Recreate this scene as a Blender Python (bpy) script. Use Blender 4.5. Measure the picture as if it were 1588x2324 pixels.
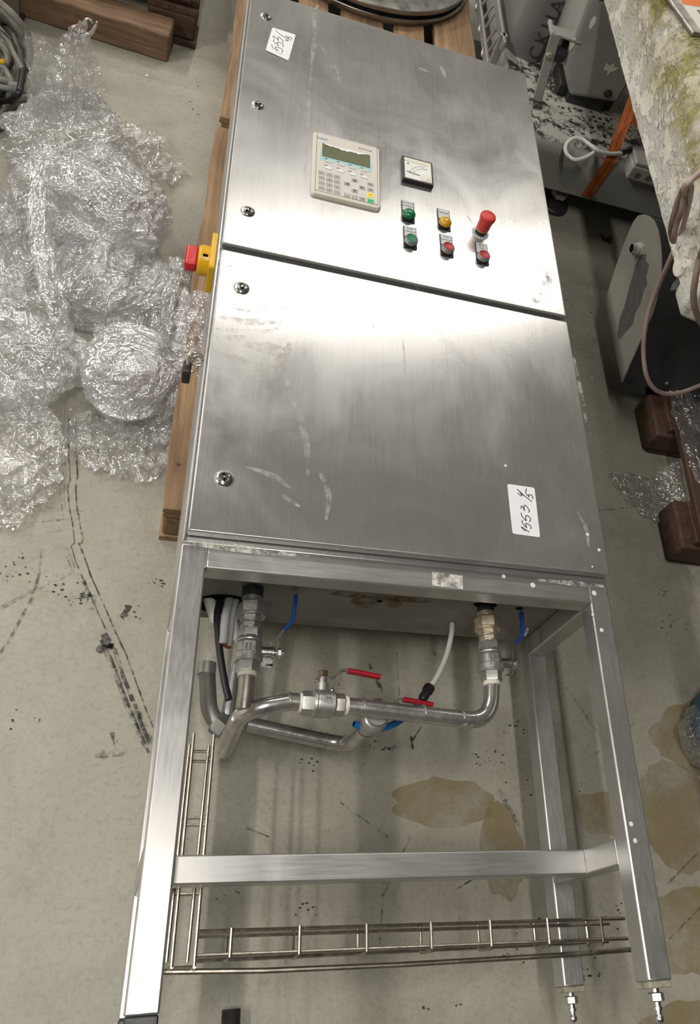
import bpy, math, random
import numpy as np
from mathutils import Vector, Matrix

random.seed(7)
RNG = np.random.default_rng(7)
S = bpy.context.scene
COL = S.collection
for o in list(bpy.data.objects):
    bpy.data.objects.remove(o, do_unlink=True)

# ------------------------------------------------------------------ camera
CAM_POS = Vector((-0.0326, -0.6391, 1.7060))
RX = Vector((0.937098, -0.062017, 0.343540))      # camera right
RY = Vector((0.128000, -0.854500, -0.503500))     # camera down
RZ = Vector((0.325000, 0.515500, -0.792800))      # camera forward
F_PX, CX, CY = 1912.902, 1043.14, 1095.263
W_PX, H_PX = 1588, 2324
RZ.normalize()
RX = (RX - RZ * RX.dot(RZ)).normalized()
RY = RZ.cross(RX)
cam_d = bpy.data.cameras.new('camera')
cam_d.sensor_fit = 'AUTO'
cam_d.sensor_width = 36.0
cam_d.lens = F_PX * 36.0 / H_PX
cam_d.shift_x = (W_PX / 2 - CX) / H_PX
cam_d.shift_y = (CY - H_PX / 2) / H_PX
cam_d.clip_start = 0.05
cam = bpy.data.objects.new('camera', cam_d)
cam.matrix_world = Matrix(((RX.x, -RY.x, -RZ.x, CAM_POS.x), (RX.y, -RY.y, -RZ.y, CAM_POS.y),
                           (RX.z, -RY.z, -RZ.z, CAM_POS.z), (0, 0, 0, 1)))
COL.objects.link(cam)
S.camera = cam

# ------------------------------------------------------------------ light and exposure
S.view_settings.view_transform = 'Standard'
S.view_settings.look = 'None'
S.view_settings.exposure = 0.36
S.view_settings.gamma = 1.0
S.view_settings.use_curve_mapping = False
wd = bpy.data.worlds.new('hall_air')
S.world = wd
wd.use_nodes = True
wd.node_tree.nodes['Background'].inputs[0].default_value = (0.80, 0.82, 0.86, 1)
wd.node_tree.nodes['Background'].inputs[1].default_value = 0.05

def area(name, loc, size, power, color=(1, 0.96, 0.9), target=None):
    l = bpy.data.lights.new(name, 'AREA')
    l.shape = 'RECTANGLE'
    l.size, l.size_y = size
    l.energy = power
    l.color = color
    o = bpy.data.objects.new(name, l)
    o.location = loc
    t = Vector(target) if target else Vector((loc[0], loc[1], 0))
    o.rotation_euler = (t - Vector(loc)).to_track_quat('-Z', 'Y').to_euler()
    COL.objects.link(o)
    return o
# ceiling luminaires of the hall: two rows of long lamps, plus one added at the back
for loc, size, power, rz in (((1.45, 4.35, 4.05), (3.1, 0.16), 68, .2), ((-0.25, -0.8, 4.05), (0.16, 1.6), 46, 0),
                             ((-3.2, 3.4, 4.05), (0.16, 1.8), 118, 0), ((-3.4, -0.6, 4.05), (0.16, 1.8), 118, 0),
                             ((-3.6, 6.4, 4.05), (1.8, 0.16), 110, 0)):  # added lamp, brightens the back wall that the upper door mirrors
    lo = area('hall_lamp', loc, size, power)
    lo.rotation_euler = (0, 0, rz)

# ------------------------------------------------------------------ picture point -> point of the place
def ray(u, v):
    return RX * ((u - CX) / F_PX) + RY * ((v - CY) / F_PX) + RZ
def at(u, v, z=0.0):
    d = ray(u, v); k = (z - CAM_POS.z) / d.z
    return CAM_POS + d * k
def aty(u, v, y):
    d = ray(u, v); k = (y - CAM_POS.y) / d.y
    return CAM_POS + d * k
def atx(u, v, x):
    d = ray(u, v); k = (x - CAM_POS.x) / d.x
    return CAM_POS + d * k

# ------------------------------------------------------------------ node helpers
class NT:
    def __init__(s, name):
        s.m = bpy.data.materials.new(name); s.m.use_nodes = True
        s.t = s.m.node_tree; s.n = s.t.nodes; s.l = s.t.links
        s.b = s.n['Principled BSDF']; s.out = s.n['Material Output']
        s.geo = s.n.new('ShaderNodeNewGeometry')
    def link(s, a, b): s.l.new(a, b)
    def pos(s, scale=(1, 1, 1), rot=(0, 0, 0)):
        mp = s.n.new('ShaderNodeMapping'); mp.inputs['Scale'].default_value = scale
        mp.inputs['Rotation'].default_value = rot
        s.link(s.geo.outputs['Position'], mp.inputs[0]); return mp.outputs[0]
    def noise(s, vec, scale, detail=4, rough=.55, dist=0):
        n = s.n.new('ShaderNodeTexNoise'); n.inputs['Scale'].default_value = scale
        n.inputs['Detail'].default_value = detail; n.inputs['Roughness'].default_value = rough
        n.inputs['Distortion'].default_value = dist
        s.link(vec, n.inputs['Vector']); return n.outputs['Fac']
    def voro(s, vec, scale, feature='F1', out='Distance'):
        n = s.n.new('ShaderNodeTexVoronoi'); n.feature = feature
        n.inputs['Scale'].default_value = scale
        s.link(vec, n.inputs['Vector']); return n.outputs[out]
    def ramp(s, fac, stops):
        n = s.n.new('ShaderNodeValToRGB'); e = n.color_ramp.elements
        while len(e) < len(stops): e.new(.5)
        for k, (p, c) in enumerate(stops):
            e[k].position = p
            e[k].color = c if len(c) == 4 else (*c, 1)
        s.link(fac, n.inputs[0]); return n.outputs[0]
    def rng(s, fac, a, b, c, d):
        n = s.n.new('ShaderNodeMapRange'); 
        for k, v in enumerate((a, b, c, d)): n.inputs[k + 1].default_value = v
        s.link(fac, n.inputs[0]); return n.outputs[0]
    def mix(s, fac, a, b, mode='MIX'):
        n = s.n.new('ShaderNodeMix'); n.data_type = 'RGBA'; n.blend_type = mode
        for sock, v in ((n.inputs[0], fac), (n.inputs[6], a), (n.inputs[7], b)):
            if isinstance(v, (int, float)): sock.default_value = v
            elif isinstance(v, tuple): sock.default_value = (*v, 1) if len(v) == 3 else v
            else: s.link(v, sock)
        return n.outputs[2]
    def math(s, op, a, b=0.0):
        n = s.n.new('ShaderNodeMath'); n.operation = op
        for k, v in ((0, a), (1, b)):
            if isinstance(v, (int, float)): n.inputs[k].default_value = v
            else: s.link(v, n.inputs[k])
        return n.outputs[0]
    def bump(s, h, strength=.3, dist=.002):
        n = s.n.new('ShaderNodeBump'); n.inputs['Strength'].default_value = strength
        n.inputs['Distance'].default_value = dist
        s.link(h, n.inputs['Height']); s.link(n.outputs[0], s.b.inputs['Normal']); return n.outputs[0]
    def set(s, **k):
        for a, v in k.items():
            sock = s.b.inputs[a.replace('_', ' ')]
            if isinstance(v, (int, float)): sock.default_value = v
            elif isinstance(v, tuple): sock.default_value = (*v, 1) if len(v) == 3 else v
            else: s.link(v, sock)

def plain(name, col, rough=.5, metal=0.0, var=.25, scale=30, bump=0.0, bscale=200, stretch=(1, 1, 1), spec=.5, dark=None):
    t = NT(name)
    v = t.pos(stretch)
    n = t.noise(v, scale, 5)
    d = dark or tuple(c * (1 - var) for c in col)
    l = tuple(min(1, c * (1 + var * .6)) for c in col)
    t.set(Base_Color=t.ramp(n, [(.25, d), (.75, l)]), Metallic=metal)
    t.set(Roughness=t.rng(t.noise(v, scale * 2.3, 3), .2, .8, max(.02, rough - .1), min(1, rough + .12)))
    t.b.inputs['Specular IOR Level'].default_value = spec
    if bump: t.bump(t.noise(v, bscale, 4), bump, .002)
    return t.m

# ------------------------------------------------------------------ materials
M = {}
def steel(name, base=.52, stretch=(90, 2, 90), r0=.245, r1=.275, smudge=True, tint=(1, .985, .965), tan=(1, 0, 0), an=.7):
    t = NT(name)
    b = t.noise(t.pos(stretch), 4, 6, .65)
    big = t.noise(t.pos(), 3.2, 6, .6, 1.2)
    med = t.noise(t.pos((1, .55, 1)), 12, 4, .55, .6)
    c = t.ramp(b, [(.3, tuple(base * .95 * k for k in tint)), (.7, tuple(base * 1.04 * k for k in tint))])
    if smudge:
        msk = t.math('MULTIPLY', t.rng(med, .48, .74, 0, 1), t.rng(big, .42, .62, 0, 1))
        c = t.mix(t.math('MULTIPLY', msk, .22), c, (.62, .62, .61))
        spk = t.rng(t.voro(t.pos(), 60), .0, .075, 1, 0)
        spk = t.math('MULTIPLY', spk, t.rng(t.noise(t.pos(), 9, 2), .58, .62, 0, 1))
        c = t.mix(t.math('MULTIPLY', spk, .5), c, (.75, .73, .68))
    t.set(Base_Color=c, Metallic=.82)
    r = t.rng(b, .25, .75, r0, r1)
    if smudge: r = t.math('ADD', r, t.rng(big, .35, .7, -.03, .10))
    t.set(Roughness=r)
    t.bump(b, .02, .0006)
    cx = t.n.new('ShaderNodeCombineXYZ')
    for k in range(3): cx.inputs[k].default_value = tan[k]
    t.link(cx.outputs[0], t.b.inputs['Tangent']); t.b.inputs['Anisotropic'].default_value = an
    return t.m
M['door'] = steel('brushed_door_steel')
M['tube'] = steel('brushed_tube_steel', .52, (60, 8, 60), .26, .36, an=.3)
M['tube_x'] = steel('brushed_bar_steel', .52, (4, 70, 70), .26, .36, tan=(0, 1, 0), an=.3)
M['plate'] = plain('dull_steel_plate', (.30, .29, .27), .55, .85, .35, 9)
M['pipe'] = plain('drawn_pipe_steel', (.56, .54, .52), .24, .86, .3, 25)
M['pipe_dull'] = plain('stained_pipe_steel', (.42, .39, .36), .38, .8, .45, 35)
M['cast'] = plain('cast_valve_steel', (.52, .51, .49), .42, .85, .2, 60, .10, 700)
M['bright'] = plain('bright_nut_steel', (.68, .67, .65), .26, 1, .15, 60)
M['wire'] = plain('tray_wire_steel', (.42, .38, .33), .36, 1, .35, 60)
M['rusty'] = plain('rusty_fitting_steel', (.60, .56, .48), .45, .8, .5, 70, dark=(.42, .30, .17))
M['bronze'] = plain('brown_stained_nut', (.26, .20, .13), .42, .8, .4, 70)
M['chrome'] = plain('polished_lock_steel', (.75, .74, .72), .14, 1, .05)
M['black'] = plain('black_plastic', (.012, .012, .013), .38, 0, .2)
M['rubber'] = plain('black_rubber', (.02, .02, .022), .6, 0, .2)
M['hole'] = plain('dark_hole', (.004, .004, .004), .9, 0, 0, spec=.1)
M['white'] = plain('white_label_paper', (.80, .80, .82), .5, 0, .04)
M['ink'] = plain('pen_ink', (.02, .02, .03), .5, 0, .1)
M['panel'] = plain('cream_panel_plastic', (.60, .57, .48), .42, 0, .05)
M['inlay'] = plain('grey_membrane_foil', (.60, .565, .52), .4, 0, .05)
M['key'] = plain('grey_key_foil', (.35, .335, .32), .42, 0, .06)
M['teal'] = plain('teal_print', (.33, .58, .58), .45, 0, .04)
M['teal_d'] = plain('teal_logo_print', (.10, .33, .36), .45, 0, .04)
M['lcd'] = plain('lcd_glass', (.115, .125, .06), .3, 0, .12, 6, spec=.25)
M['yellow_key'] = plain('yellow_key_foil', (.85, .68, .02), .4, 0, .04)
M['green_key'] = plain('green_key_foil', (.05, .50, .20), .4, 0, .04)
M['meter'] = plain('meter_dial_white', (.72, .73, .70), .3, 0, .03)
M['cream'] = plain('meter_cream', (.70, .68, .56), .3, 0, .03)
M['green'] = plain('green_lens', (.004, .16, .055), .22, 0, .1)
M['green_b'] = plain('green_cap', (.01, .17, .075), .4, 0, .1)
M['amber'] = plain('amber_lens', (.52, .28, .004), .25, 0, .1)
M['red_b'] = plain('red_cap', (.38, .01, .015), .38, 0, .1)
M['estop'] = plain('red_mushroom', (.52, .035, .022), .42, 0, .1)
M['bezel'] = plain('grey_bezel', (.34, .34, .34), .35, .6, .1)
M['legend'] = plain('legend_grey', (.50, .51, .52), .4, 0, .05)
M['sw_yellow'] = plain('switch_yellow', (.62, .36, .008), .3, 0, .06)
M['sw_red'] = plain('switch_red', (.50, .012, .02), .3, 0, .08)
M['grip_blue'] = plain('blue_grip', (.012, .055, .26), .34, 0, .15)
M['grip_red'] = plain('red_grip', (.36, .010, .022), .32, 0, .15)
M['hose_blue'] = plain('blue_hose', (.01, .17, .43), .35, 0, .12)
M['hose_clear'] = plain('milky_tube', (.55, .55, .49), .3, 0, .06)
M['cable_grey'] = plain('grey_cable', (.33, .33, .33), .45, 0, .1)
M['ptfe'] = plain('white_thread_tape', (.72, .69, .62), .6, 0, .12, 60)
M['copper'] = plain('cut_copper', (.28, .10, .05), .5, .4, .4)
M['pvc'] = plain('grey_pipe', (.40, .40, .41), .3, .7, .1)
M['conduit'] = plain('white_conduit', (.62, .62, .60), .45, 0, .06)
M['padlock'] = plain('dark_padlock', (.03, .022, .017), .45, .4, .4)
M['greypaint'] = plain('grey_machine_paint', (.30, .295, .275), .45, 0, .16, 7, .12, 120)
M['greypaint_d'] = plain('dark_grey_casting', (.15, .145, .14), .5, 0, .2, 6, .1, 90)
M['motor'] = plain('scuffed_housing_steel', (.33, .315, .275), .5, .25, .3, 12, .1, 60, (1, .3, .5))
M['patch'] = plain('grey_scraped_patch', (.15, .145, .14), .5, .4, .25, 60, .2, 100, (8, .5, 1))
M['orange'] = plain('orange_webbing', (.42, .10, .012), .7, 0, .2, 60, .5, 900)
M['cable_pink'] = plain('pinkish_cable', (.40, .30, .27), .5, 0, .14, 30)
M['cable_brown'] = plain('brown_dirty_cable', (.19, .135, .105), .55, 0, .3, 40)
M['cable_dark'] = plain('dark_grey_cable', (.075, .07, .06), .5, 0, .25, 30)
M['cable_old'] = plain('old_grey_cable', (.22, .205, .175), .5, 0, .2, 30)
M['blue_drum'] = plain('blue_drum_plastic', (.02, .11, .22), .4, 0, .12)
M['tan_post'] = plain('dusty_tan_post', (.20, .165, .12), .6, 0, .15, 10)
M['dark_steel'] = plain('dark_grey_steel', (.06, .06, .058), .5, .5, .2)
M['disc'] = plain('turned_steel', (.30, .285, .265), .34, 1, .2, 12)
M['rust'] = plain('rust_flake', (.07, .03, .015), .8, 0, .4)
M['paper'] = plain('card_paper', (.72, .71, .64), .5, 0, .04)
M['orange_print'] = plain('orange_print', (.80, .20, .03), .45, 0, .06)
M['junction'] = plain('pale_box_plastic', (.42, .40, .36), .5, 0, .1, 20)

def wood(name, a, b, axis):
    t = NT(name)
    st = [30, 30, 30]; st[axis] = 2.0
    g = t.noise(t.pos(tuple(st)), 1.6, 6, .65, .6)
    w = t.noise(t.pos(), 5, 3)
    c = t.ramp(g, [(.28, a), (.72, b)])
    c = t.mix(t.rng(w, .35, .7, 0, .45), c, tuple(k * .55 for k in a))
    t.set(Base_Color=c, Roughness=.78)
    t.bump(g, .5, .002)
    return t.m
M['wood_y'] = wood('pallet_wood', (.15, .085, .043), (.41, .265, .15), 1)
M['wood_x'] = wood('pallet_wood_cross', (.15, .085, .045), (.38, .24, .135), 0)
M['wood_end'] = wood('pallet_block_wood', (.14, .08, .04), (.34, .21, .12), 1)
M['dwood_x'] = wood('dark_pallet_wood', (.035, .018, .010), (.115, .062, .035), 0)
M['dwood_y'] = wood('dark_pallet_wood_cross', (.04, .02, .012), (.15, .085, .05), 1)
M['timber'] = wood('old_timber', (.10, .055, .03), (.30, .185, .11), 0)

# floor: sealed grey-green concrete, mottled, specked and scratched
t = NT('worn_concrete')
p = t.pos()
n1 = t.noise(p, 2.2, 6, .6, .5); n2 = t.noise(p, 14, 6, .7); n3 = t.noise(p, 95, 4, .7)
c = t.ramp(n1, [(.3, (.27, .255, .205)), (.7, (.365, .35, .29))])
c = t.mix(t.rng(n2, .35, .75, 0, .5), c, (.40, .385, .325))
c = t.mix(t.rng(n3, .50, .72, 0, .42), c, (.17, .155, .125))
c = t.mix(t.rng(t.noise(p, 6.5, 7, .75, .8), .52, .70, 0, .40), c, (.20, .185, .145))
spot = t.math('MULTIPLY', t.rng(t.noise(p, 60, 5, .75), .655, .685, 0, 1), t.rng(t.noise(p, 4.5, 3, .6, 1), .50, .64, 0, 1))
c = t.mix(t.math('MULTIPLY', spot, .85), c, (.06, .058, .052))
for (rot, sc, th) in ((.5, (3, 160, 1), .705), (1.35, (2.5, 150, 1), .70), (-.7, (3, 170, 1), .715), (2.3, (4, 120, 1), .72)):
    s1 = t.noise(t.pos(sc, (0, 0, rot)), 1.1, 3, .6)
    s2 = t.rng(t.noise(p, 3.3, 2, .5, .5), .50, .6, 0, 1)
    c = t.mix(t.math('MULTIPLY', t.math('MULTIPLY', t.rng(s1, th, th + .02, 0, 1), s2), .6), c, (.12, .11, .095))
t.set(Base_Color=c, Roughness=t.rng(n2, .3, .7, .34, .60))
t.bump(t.math('ADD', n3, t.math('MULTIPLY', n2, .6)), .22, .003)
M['floor'] = t.m

def decal(name, col, lo, hi, scale, amax=1.0, stretch=(1, 1, 1), rough=.5):
    t = NT(name)
    n = t.noise(t.pos(stretch), scale, 6, .7)
    t.set(Base_Color=col, Roughness=rough, Alpha=t.rng(n, lo, hi, 0, amax))
    return t.m
M['scuff'] = decal('rubber_scuff', (.035, .033, .032), .40, .56, 60, .85)
M['scuff_soft'] = decal('faint_scuff', (.08, .075, .068), .44, .62, 70, .6)
M['oil'] = decal('yellow_oil_stain', (.30, .235, .105), .32, .60, 7, .6, rough=.3)
M['smear'] = decal('wiped_smear', (.60, .575, .53), .43, .68, 34, .6, rough=.6)
M['scrape'] = decal('brown_scrape', (.16, .125, .09), .38, .64, 60, .38, rough=.7)
M['limescale'] = decal('limescale', (.70, .68, .62), .42, .60, 70, .9, rough=.8)
M['ruststain'] = decal('rust_stain', (.20, .095, .03), .42, .68, 30, .45, rough=.8)

# clear stretch film: see-through, slightly milky, creased, with sharp glints
def film(name, amin, amax, gloss=.16, tint=(.84, .84, .86)):
    t = NT(name)
    p = t.pos()
    def ridge(n): return t.math('SUBTRACT', 1.0, t.math('ABSOLUTE', t.math('SUBTRACT', t.math('MULTIPLY', n, 2.0), 1.0)))
    n = t.noise(p, 9, 3, .5, 2.2)
    h = t.math('ADD', t.math('MULTIPLY', ridge(n), .75), t.math('ADD', t.math('MULTIPLY', ridge(t.noise(p, 24, 2, .5, 2.5)), .24), t.math('MULTIPLY', ridge(t.noise(p, 70, 2, .5, 1.8)), .045)))
    bm = t.n.new('ShaderNodeBump'); bm.inputs['Strength'].default_value = .9; bm.inputs['Distance'].default_value = .022
    t.link(h, bm.inputs['Height'])
    t.set(Base_Color=tint, Roughness=.4); t.link(bm.outputs[0], t.b.inputs['Normal'])
    gl = t.n.new('ShaderNodeBsdfGlossy'); gl.inputs['Roughness'].default_value = .07
    gl.inputs['Color'].default_value = (1, 1, 1, 1); t.link(bm.outputs[0], gl.inputs['Normal'])
    tr = t.n.new('ShaderNodeBsdfTransparent'); tr.inputs[0].default_value = (.97, .97, .97, 1)
    lw = t.n.new('ShaderNodeLayerWeight'); lw.inputs[0].default_value = .35; t.link(bm.outputs[0], lw.inputs['Normal'])
    a = t.math('ADD', t.rng(t.noise(p, 12, 3, .6, 1.0), .35, .65, amin, amax), t.math('MULTIPLY', lw.outputs['Facing'], .12))
    m0 = t.n.new('ShaderNodeMixShader'); t.link(a, m0.inputs[0]); t.link(tr.outputs[0], m0.inputs[1]); t.link(t.b.outputs[0], m0.inputs[2])
    g = t.math('ADD', gloss, t.math('MULTIPLY', lw.outputs['Facing'], .35))
    m1 = t.n.new('ShaderNodeMixShader'); t.link(g, m1.inputs[0]); t.link(m0.outputs[0], m1.inputs[1]); t.link(gl.outputs[0], m1.inputs[2])
    t.link(m1.outputs[0], t.out.inputs[0])
    return t.m
M['film'] = film('stretch_film', .05, .25, .21)
M['film_thin'] = film('thin_stretch_film', .01, .09, .20)
M['film_dense'] = film('layered_stretch_film', .14, .42, .30)

# ------------------------------------------------------------------ mesh helpers
V = Vector
def frame(d):
    d = V(d).normalized()
    u = d.orthogonal().normalized() if abs(d.z) > .95 else V((0, 0, 1)).cross(d).normalized()
    return u, d.cross(u).normalized(), d

class MB:
    def __init__(s): s.v = []; s.f = []
    def add(s, vs, fs):
        k = len(s.v); s.v += [tuple(p) for p in vs]; s.f += [tuple(i + k for i in f) for f in fs]; return s
    def box(s, a, b):
        x0, y0, z0 = a; x1, y1, z1 = b
        return s.add([(x0, y0, z0), (x1, y0, z0), (x1, y1, z0), (x0, y1, z0), (x0, y0, z1), (x1, y0, z1), (x1, y1, z1), (x0, y1, z1)],
                     [(3, 2, 1, 0), (4, 5, 6, 7), (0, 1, 5, 4), (1, 2, 6, 5), (2, 3, 7, 6), (3, 0, 4, 7)])
    def rings(s, rings, closed_ends=True, loop=False):
        n = len(rings[0]); vs = [p for r in rings for p in r]; fs = []
        m = len(rings)
        for i in range(m - 1 + (1 if loop else 0)):
            a, b = i * n, ((i + 1) % m) * n
            for j in range(n):
                k = (j + 1) % n
                fs.append((a + j, a + k, b + k, b + j))
        if closed_ends and not loop:
            fs.append(tuple(range(n - 1, -1, -1))); fs.append(tuple((m - 1) * n + j for j in range(n)))
        return s.add(vs, fs)
    def lathe(s, o, d, prof, n=24, ph=0.0):
        """prof: list of (distance along d, radius)"""
        u, w, d = frame(d); o = V(o)
        return s.rings([[o + d * t + (u * math.cos(ph + 2 * math.pi * j / n) + w * math.sin(ph + 2 * math.pi * j / n)) * max(r, 1e-5)
                         for j in range(n)] for t, r in prof])
    def cyl(s, a, b, r, n=20, r2=None):
        a, b = V(a), V(b)
        return s.lathe(a, b - a, [(0, r), ((b - a).length, r if r2 is None else r2)], n)
    def hexn(s, a, b, r, ph=0.0, ch=.12):
        a, b = V(a), V(b); L = (b - a).length
        return s.lathe(a, b - a, [(0, r * (1 - ch)), (L * .12, r), (L * .88, r), (L, r * (1 - ch))], 6, ph)
    def sphere(s, c, r, n=16, m=10, sc=(1, 1, 1)):
        c = V(c)
        return s.rings([[c + V((sc[0] * r * math.sin(math.pi * i / m) * math.cos(2 * math.pi * j / n),
                                sc[1] * r * math.sin(math.pi * i / m) * math.sin(2 * math.pi * j / n),
                                -sc[2] * r * math.cos(math.pi * i / m))) for j in range(n)]
                        for i in [.02] + list(range(1, m)) + [m - .02]])
    def tube(s, pts, r, n=12, rad=None):
        pts = [V(p) for p in pts]; rings = []; u = None
        for i, p in enumerate(pts):
            d = (pts[min(i + 1, len(pts) - 1)] - pts[max(i - 1, 0)]).normalized()
            if u is None: u = frame(d)[0]
            u = (u - d * u.dot(d)).normalized(); w = d.cross(u)
            rr = rad[i] if rad else r
            rings.append([p + (u * math.cos(2 * math.pi * j / n) + w * math.sin(2 * math.pi * j / n)) * rr for j in range(n)])
        return s.rings(rings)
    def sweep(s, pts, prof, up, closed=True):
        """prof: [(side, up)] ; up: vector or list of vectors"""
        pts = [V(p) for p in pts]; rings = []
        for i, p in enumerate(pts):
            d = (pts[min(i + 1, len(pts) - 1)] - pts[max(i - 1, 0)]).normalized()
            uu = V(up[i]) if isinstance(up, list) else V(up)
            sd = d.cross(uu).normalized(); uu = sd.cross(d).normalized()
            rings.append([p + sd * a + uu * b for a, b in prof])
        return s.rings(rings)
    def flat(s, pts, w, th, up):
        return s.sweep(pts, [(-w / 2, -th / 2), (w / 2, -th / 2), (w / 2, th / 2), (-w / 2, th / 2)], up)
    def prism(s, poly, vec):
        poly = [V(p) for p in poly]; vec = V(vec); n = len(poly)
        return s.rings([poly, [p + vec for p in poly]])
    def ribbon(s, pts, w, jit=0.0, lift=0.0):
        """flat horizontal strip along pts"""
        pts = [V(p) for p in pts]; vs = []; fs = []
        for i, p in enumerate(pts):
            d = (pts[min(i + 1, len(pts) - 1)] - pts[max(i - 1, 0)]); d.z = 0; d.normalize()
            sd = V((-d.y, d.x, 0)); ww = (w[i] if isinstance(w, list) else w) / 2
            j1, j2 = (random.uniform(-jit, jit) for _ in (0, 1))
            vs += [p - sd * (ww + j1) + V((0, 0, lift)), p + sd * (ww + j2) + V((0, 0, lift))]
        for i in range(len(pts) - 1):
            fs.append((2 * i, 2 * i + 2, 2 * i + 3, 2 * i + 1))
        return s.add(vs, fs)
    def mesh(s, name, loc=(0, 0, 0)):
        me = bpy.data.meshes.new(name); l = V(loc)
        me.from_pydata([V(p) - l for p in s.v], [], s.f); me.update()
        return me

def world_loc(o):
    l = V(o.location)
    while o.parent: o = o.parent; l += V(o.location)
    return l

def finish(me, mat, smooth=True, angle=35):
    if mat is not None: me.materials.append(mat)
    if smooth:
        me.shade_smooth()
        me.set_sharp_from_angle(angle=math.radians(angle))

def fix_normals(me):
    import bmesh
    bm = bmesh.new(); bm.from_mesh(me); bmesh.ops.recalc_face_normals(bm, faces=bm.faces); bm.to_mesh(me); bm.free()

def obj(name, mb, mat, parent=None, label=None, cat=None, group=None, kind=None, smooth=True, bevel=0, angle=35, seg=2, fixn=True):
    """one mesh object given in place coordinates"""
    ctr = V([sum(p[k] for p in mb.v) / len(mb.v) for k in range(3)])
    me = mb.mesh(name, ctr)
    if fixn: fix_normals(me)
    finish(me, M[mat] if isinstance(mat, str) else mat, smooth, angle)
    o = bpy.data.objects.new(name, me); COL.objects.link(o)
    base = world_loc(parent) if parent else V((0, 0, 0))
    o.location = ctr - base
    if parent: o.parent = parent
    if bevel:
        b = o.modifiers.new('edge', 'BEVEL'); b.width = bevel; b.segments = seg; b.limit_method = 'ANGLE'; b.angle_limit = math.radians(40)
        b.harden_normals = False
    if smooth:
        wn = o.modifiers.new('flat_faces', 'WEIGHTED_NORMAL'); wn.weight = 100; wn.keep_sharp = True
    return tag(o, label, cat, group, kind)

def tag(o, label=None, cat=None, group=None, kind=None):
    for k, v in (('label', label), ('category', cat), ('group', group), ('kind', kind)):
        if v: o[k] = v
    return o

def thing(name, loc, label, cat, group=None):
    o = bpy.data.objects.new(name, None); o.empty_display_size = .05
    o.location = loc; COL.objects.link(o)
    return tag(o, label, cat, group)

def text_mesh(body, origin, xdir, ydir, size, extrude=.0002, align='CENTER', bold=0.0):
    """flat lettering as mesh data in place coordinates -> MB"""
    cu = bpy.data.curves.new('lettering', 'FONT'); cu.body = body; cu.size = size
    cu.align_x = align; cu.align_y = 'CENTER'; cu.extrude = extrude; cu.offset = bold; cu.resolution_u = 3
    tmp = bpy.data.objects.new('lettering', cu); COL.objects.link(tmp)
    dg = bpy.context.evaluated_depsgraph_get()
    me = tmp.evaluated_get(dg).to_mesh()
    x, y = V(xdir).normalized(), V(ydir).normalized(); z = x.cross(y)
    mb = MB(); o = V(origin)
    mb.add([o + x * v.co.x + y * v.co.y + z * v.co.z for v in me.vertices], [tuple(p.vertices) for p in me.polygons])
    tmp.evaluated_get(dg).to_mesh_clear()
    bpy.data.objects.remove(tmp, do_unlink=True); bpy.data.curves.remove(cu)
    return mb

def smooth_path(pts, n=8):
    """Catmull-Rom through the given points"""
    P = [V(p) for p in pts]; P = [P[0] * 2 - P[1]] + P + [P[-1] * 2 - P[-2]]; out = []
    for i in range(1, len(P) - 2):
        a, b, c, d = P[i - 1:i + 3]
        for k in range(n):
            t = k / n
            out.append(.5 * (2 * b + (c - a) * t + (2 * a - 5 * b + 4 * c - d) * t * t + (3 * b - a - 3 * c + d) * t ** 3))
    out.append(P[-2]); return out

def arc_fillet(a, c, b, r, n=8):
    """polyline a..b with the corner c rounded at radius r"""
    a, c, b = V(a), V(c), V(b); d1 = (a - c).normalized(); d2 = (b - c).normalized()
    p1, p2 = c + d1 * r, c + d2 * r
    return [a] + [p1 * (1 - t) ** 2 + c * 2 * t * (1 - t) + p2 * t ** 2 for t in [k / n for k in range(n + 1)]] + [b]

def rrect(x0, x1, y0, y1, r, n=5):
    out = []
    for cx, cy, a0 in ((x1 - r, y1 - r, 0), (x0 + r, y1 - r, 90), (x0 + r, y0 + r, 180), (x1 - r, y0 + r, 270)):
        for k in range(n + 1):
            a = math.radians(a0 + 90 * k / n); out.append((cx + r * math.cos(a), cy + r * math.sin(a)))
    return out

def plaque(x0, x1, y0, y1, z0, z1, r, top=.0):
    """rounded slab lying in the xy plane; top = width of the chamfer on its upper edge"""
    mb = MB()
    rings = [[V((x, y, z0)) for x, y in rrect(x0, x1, y0, y1, r)]]
    if top:
        rings.append([V((x, y, z1 - top)) for x, y in rrect(x0, x1, y0, y1, r)])
        rings.append([V((x, y, z1 - top * .3)) for x, y in rrect(x0 + top * .35, x1 - top * .35, y0 + top * .35, y1 - top * .35, r)])
        rings.append([V((x, y, z1)) for x, y in rrect(x0 + top, x1 - top, y0 + top, y1 - top, max(r - top * .6, .0004))])
    else:
        rings.append([V((x, y, z1)) for x, y in rrect(x0, x1, y0, y1, r)])
    return mb.rings(rings)

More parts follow.
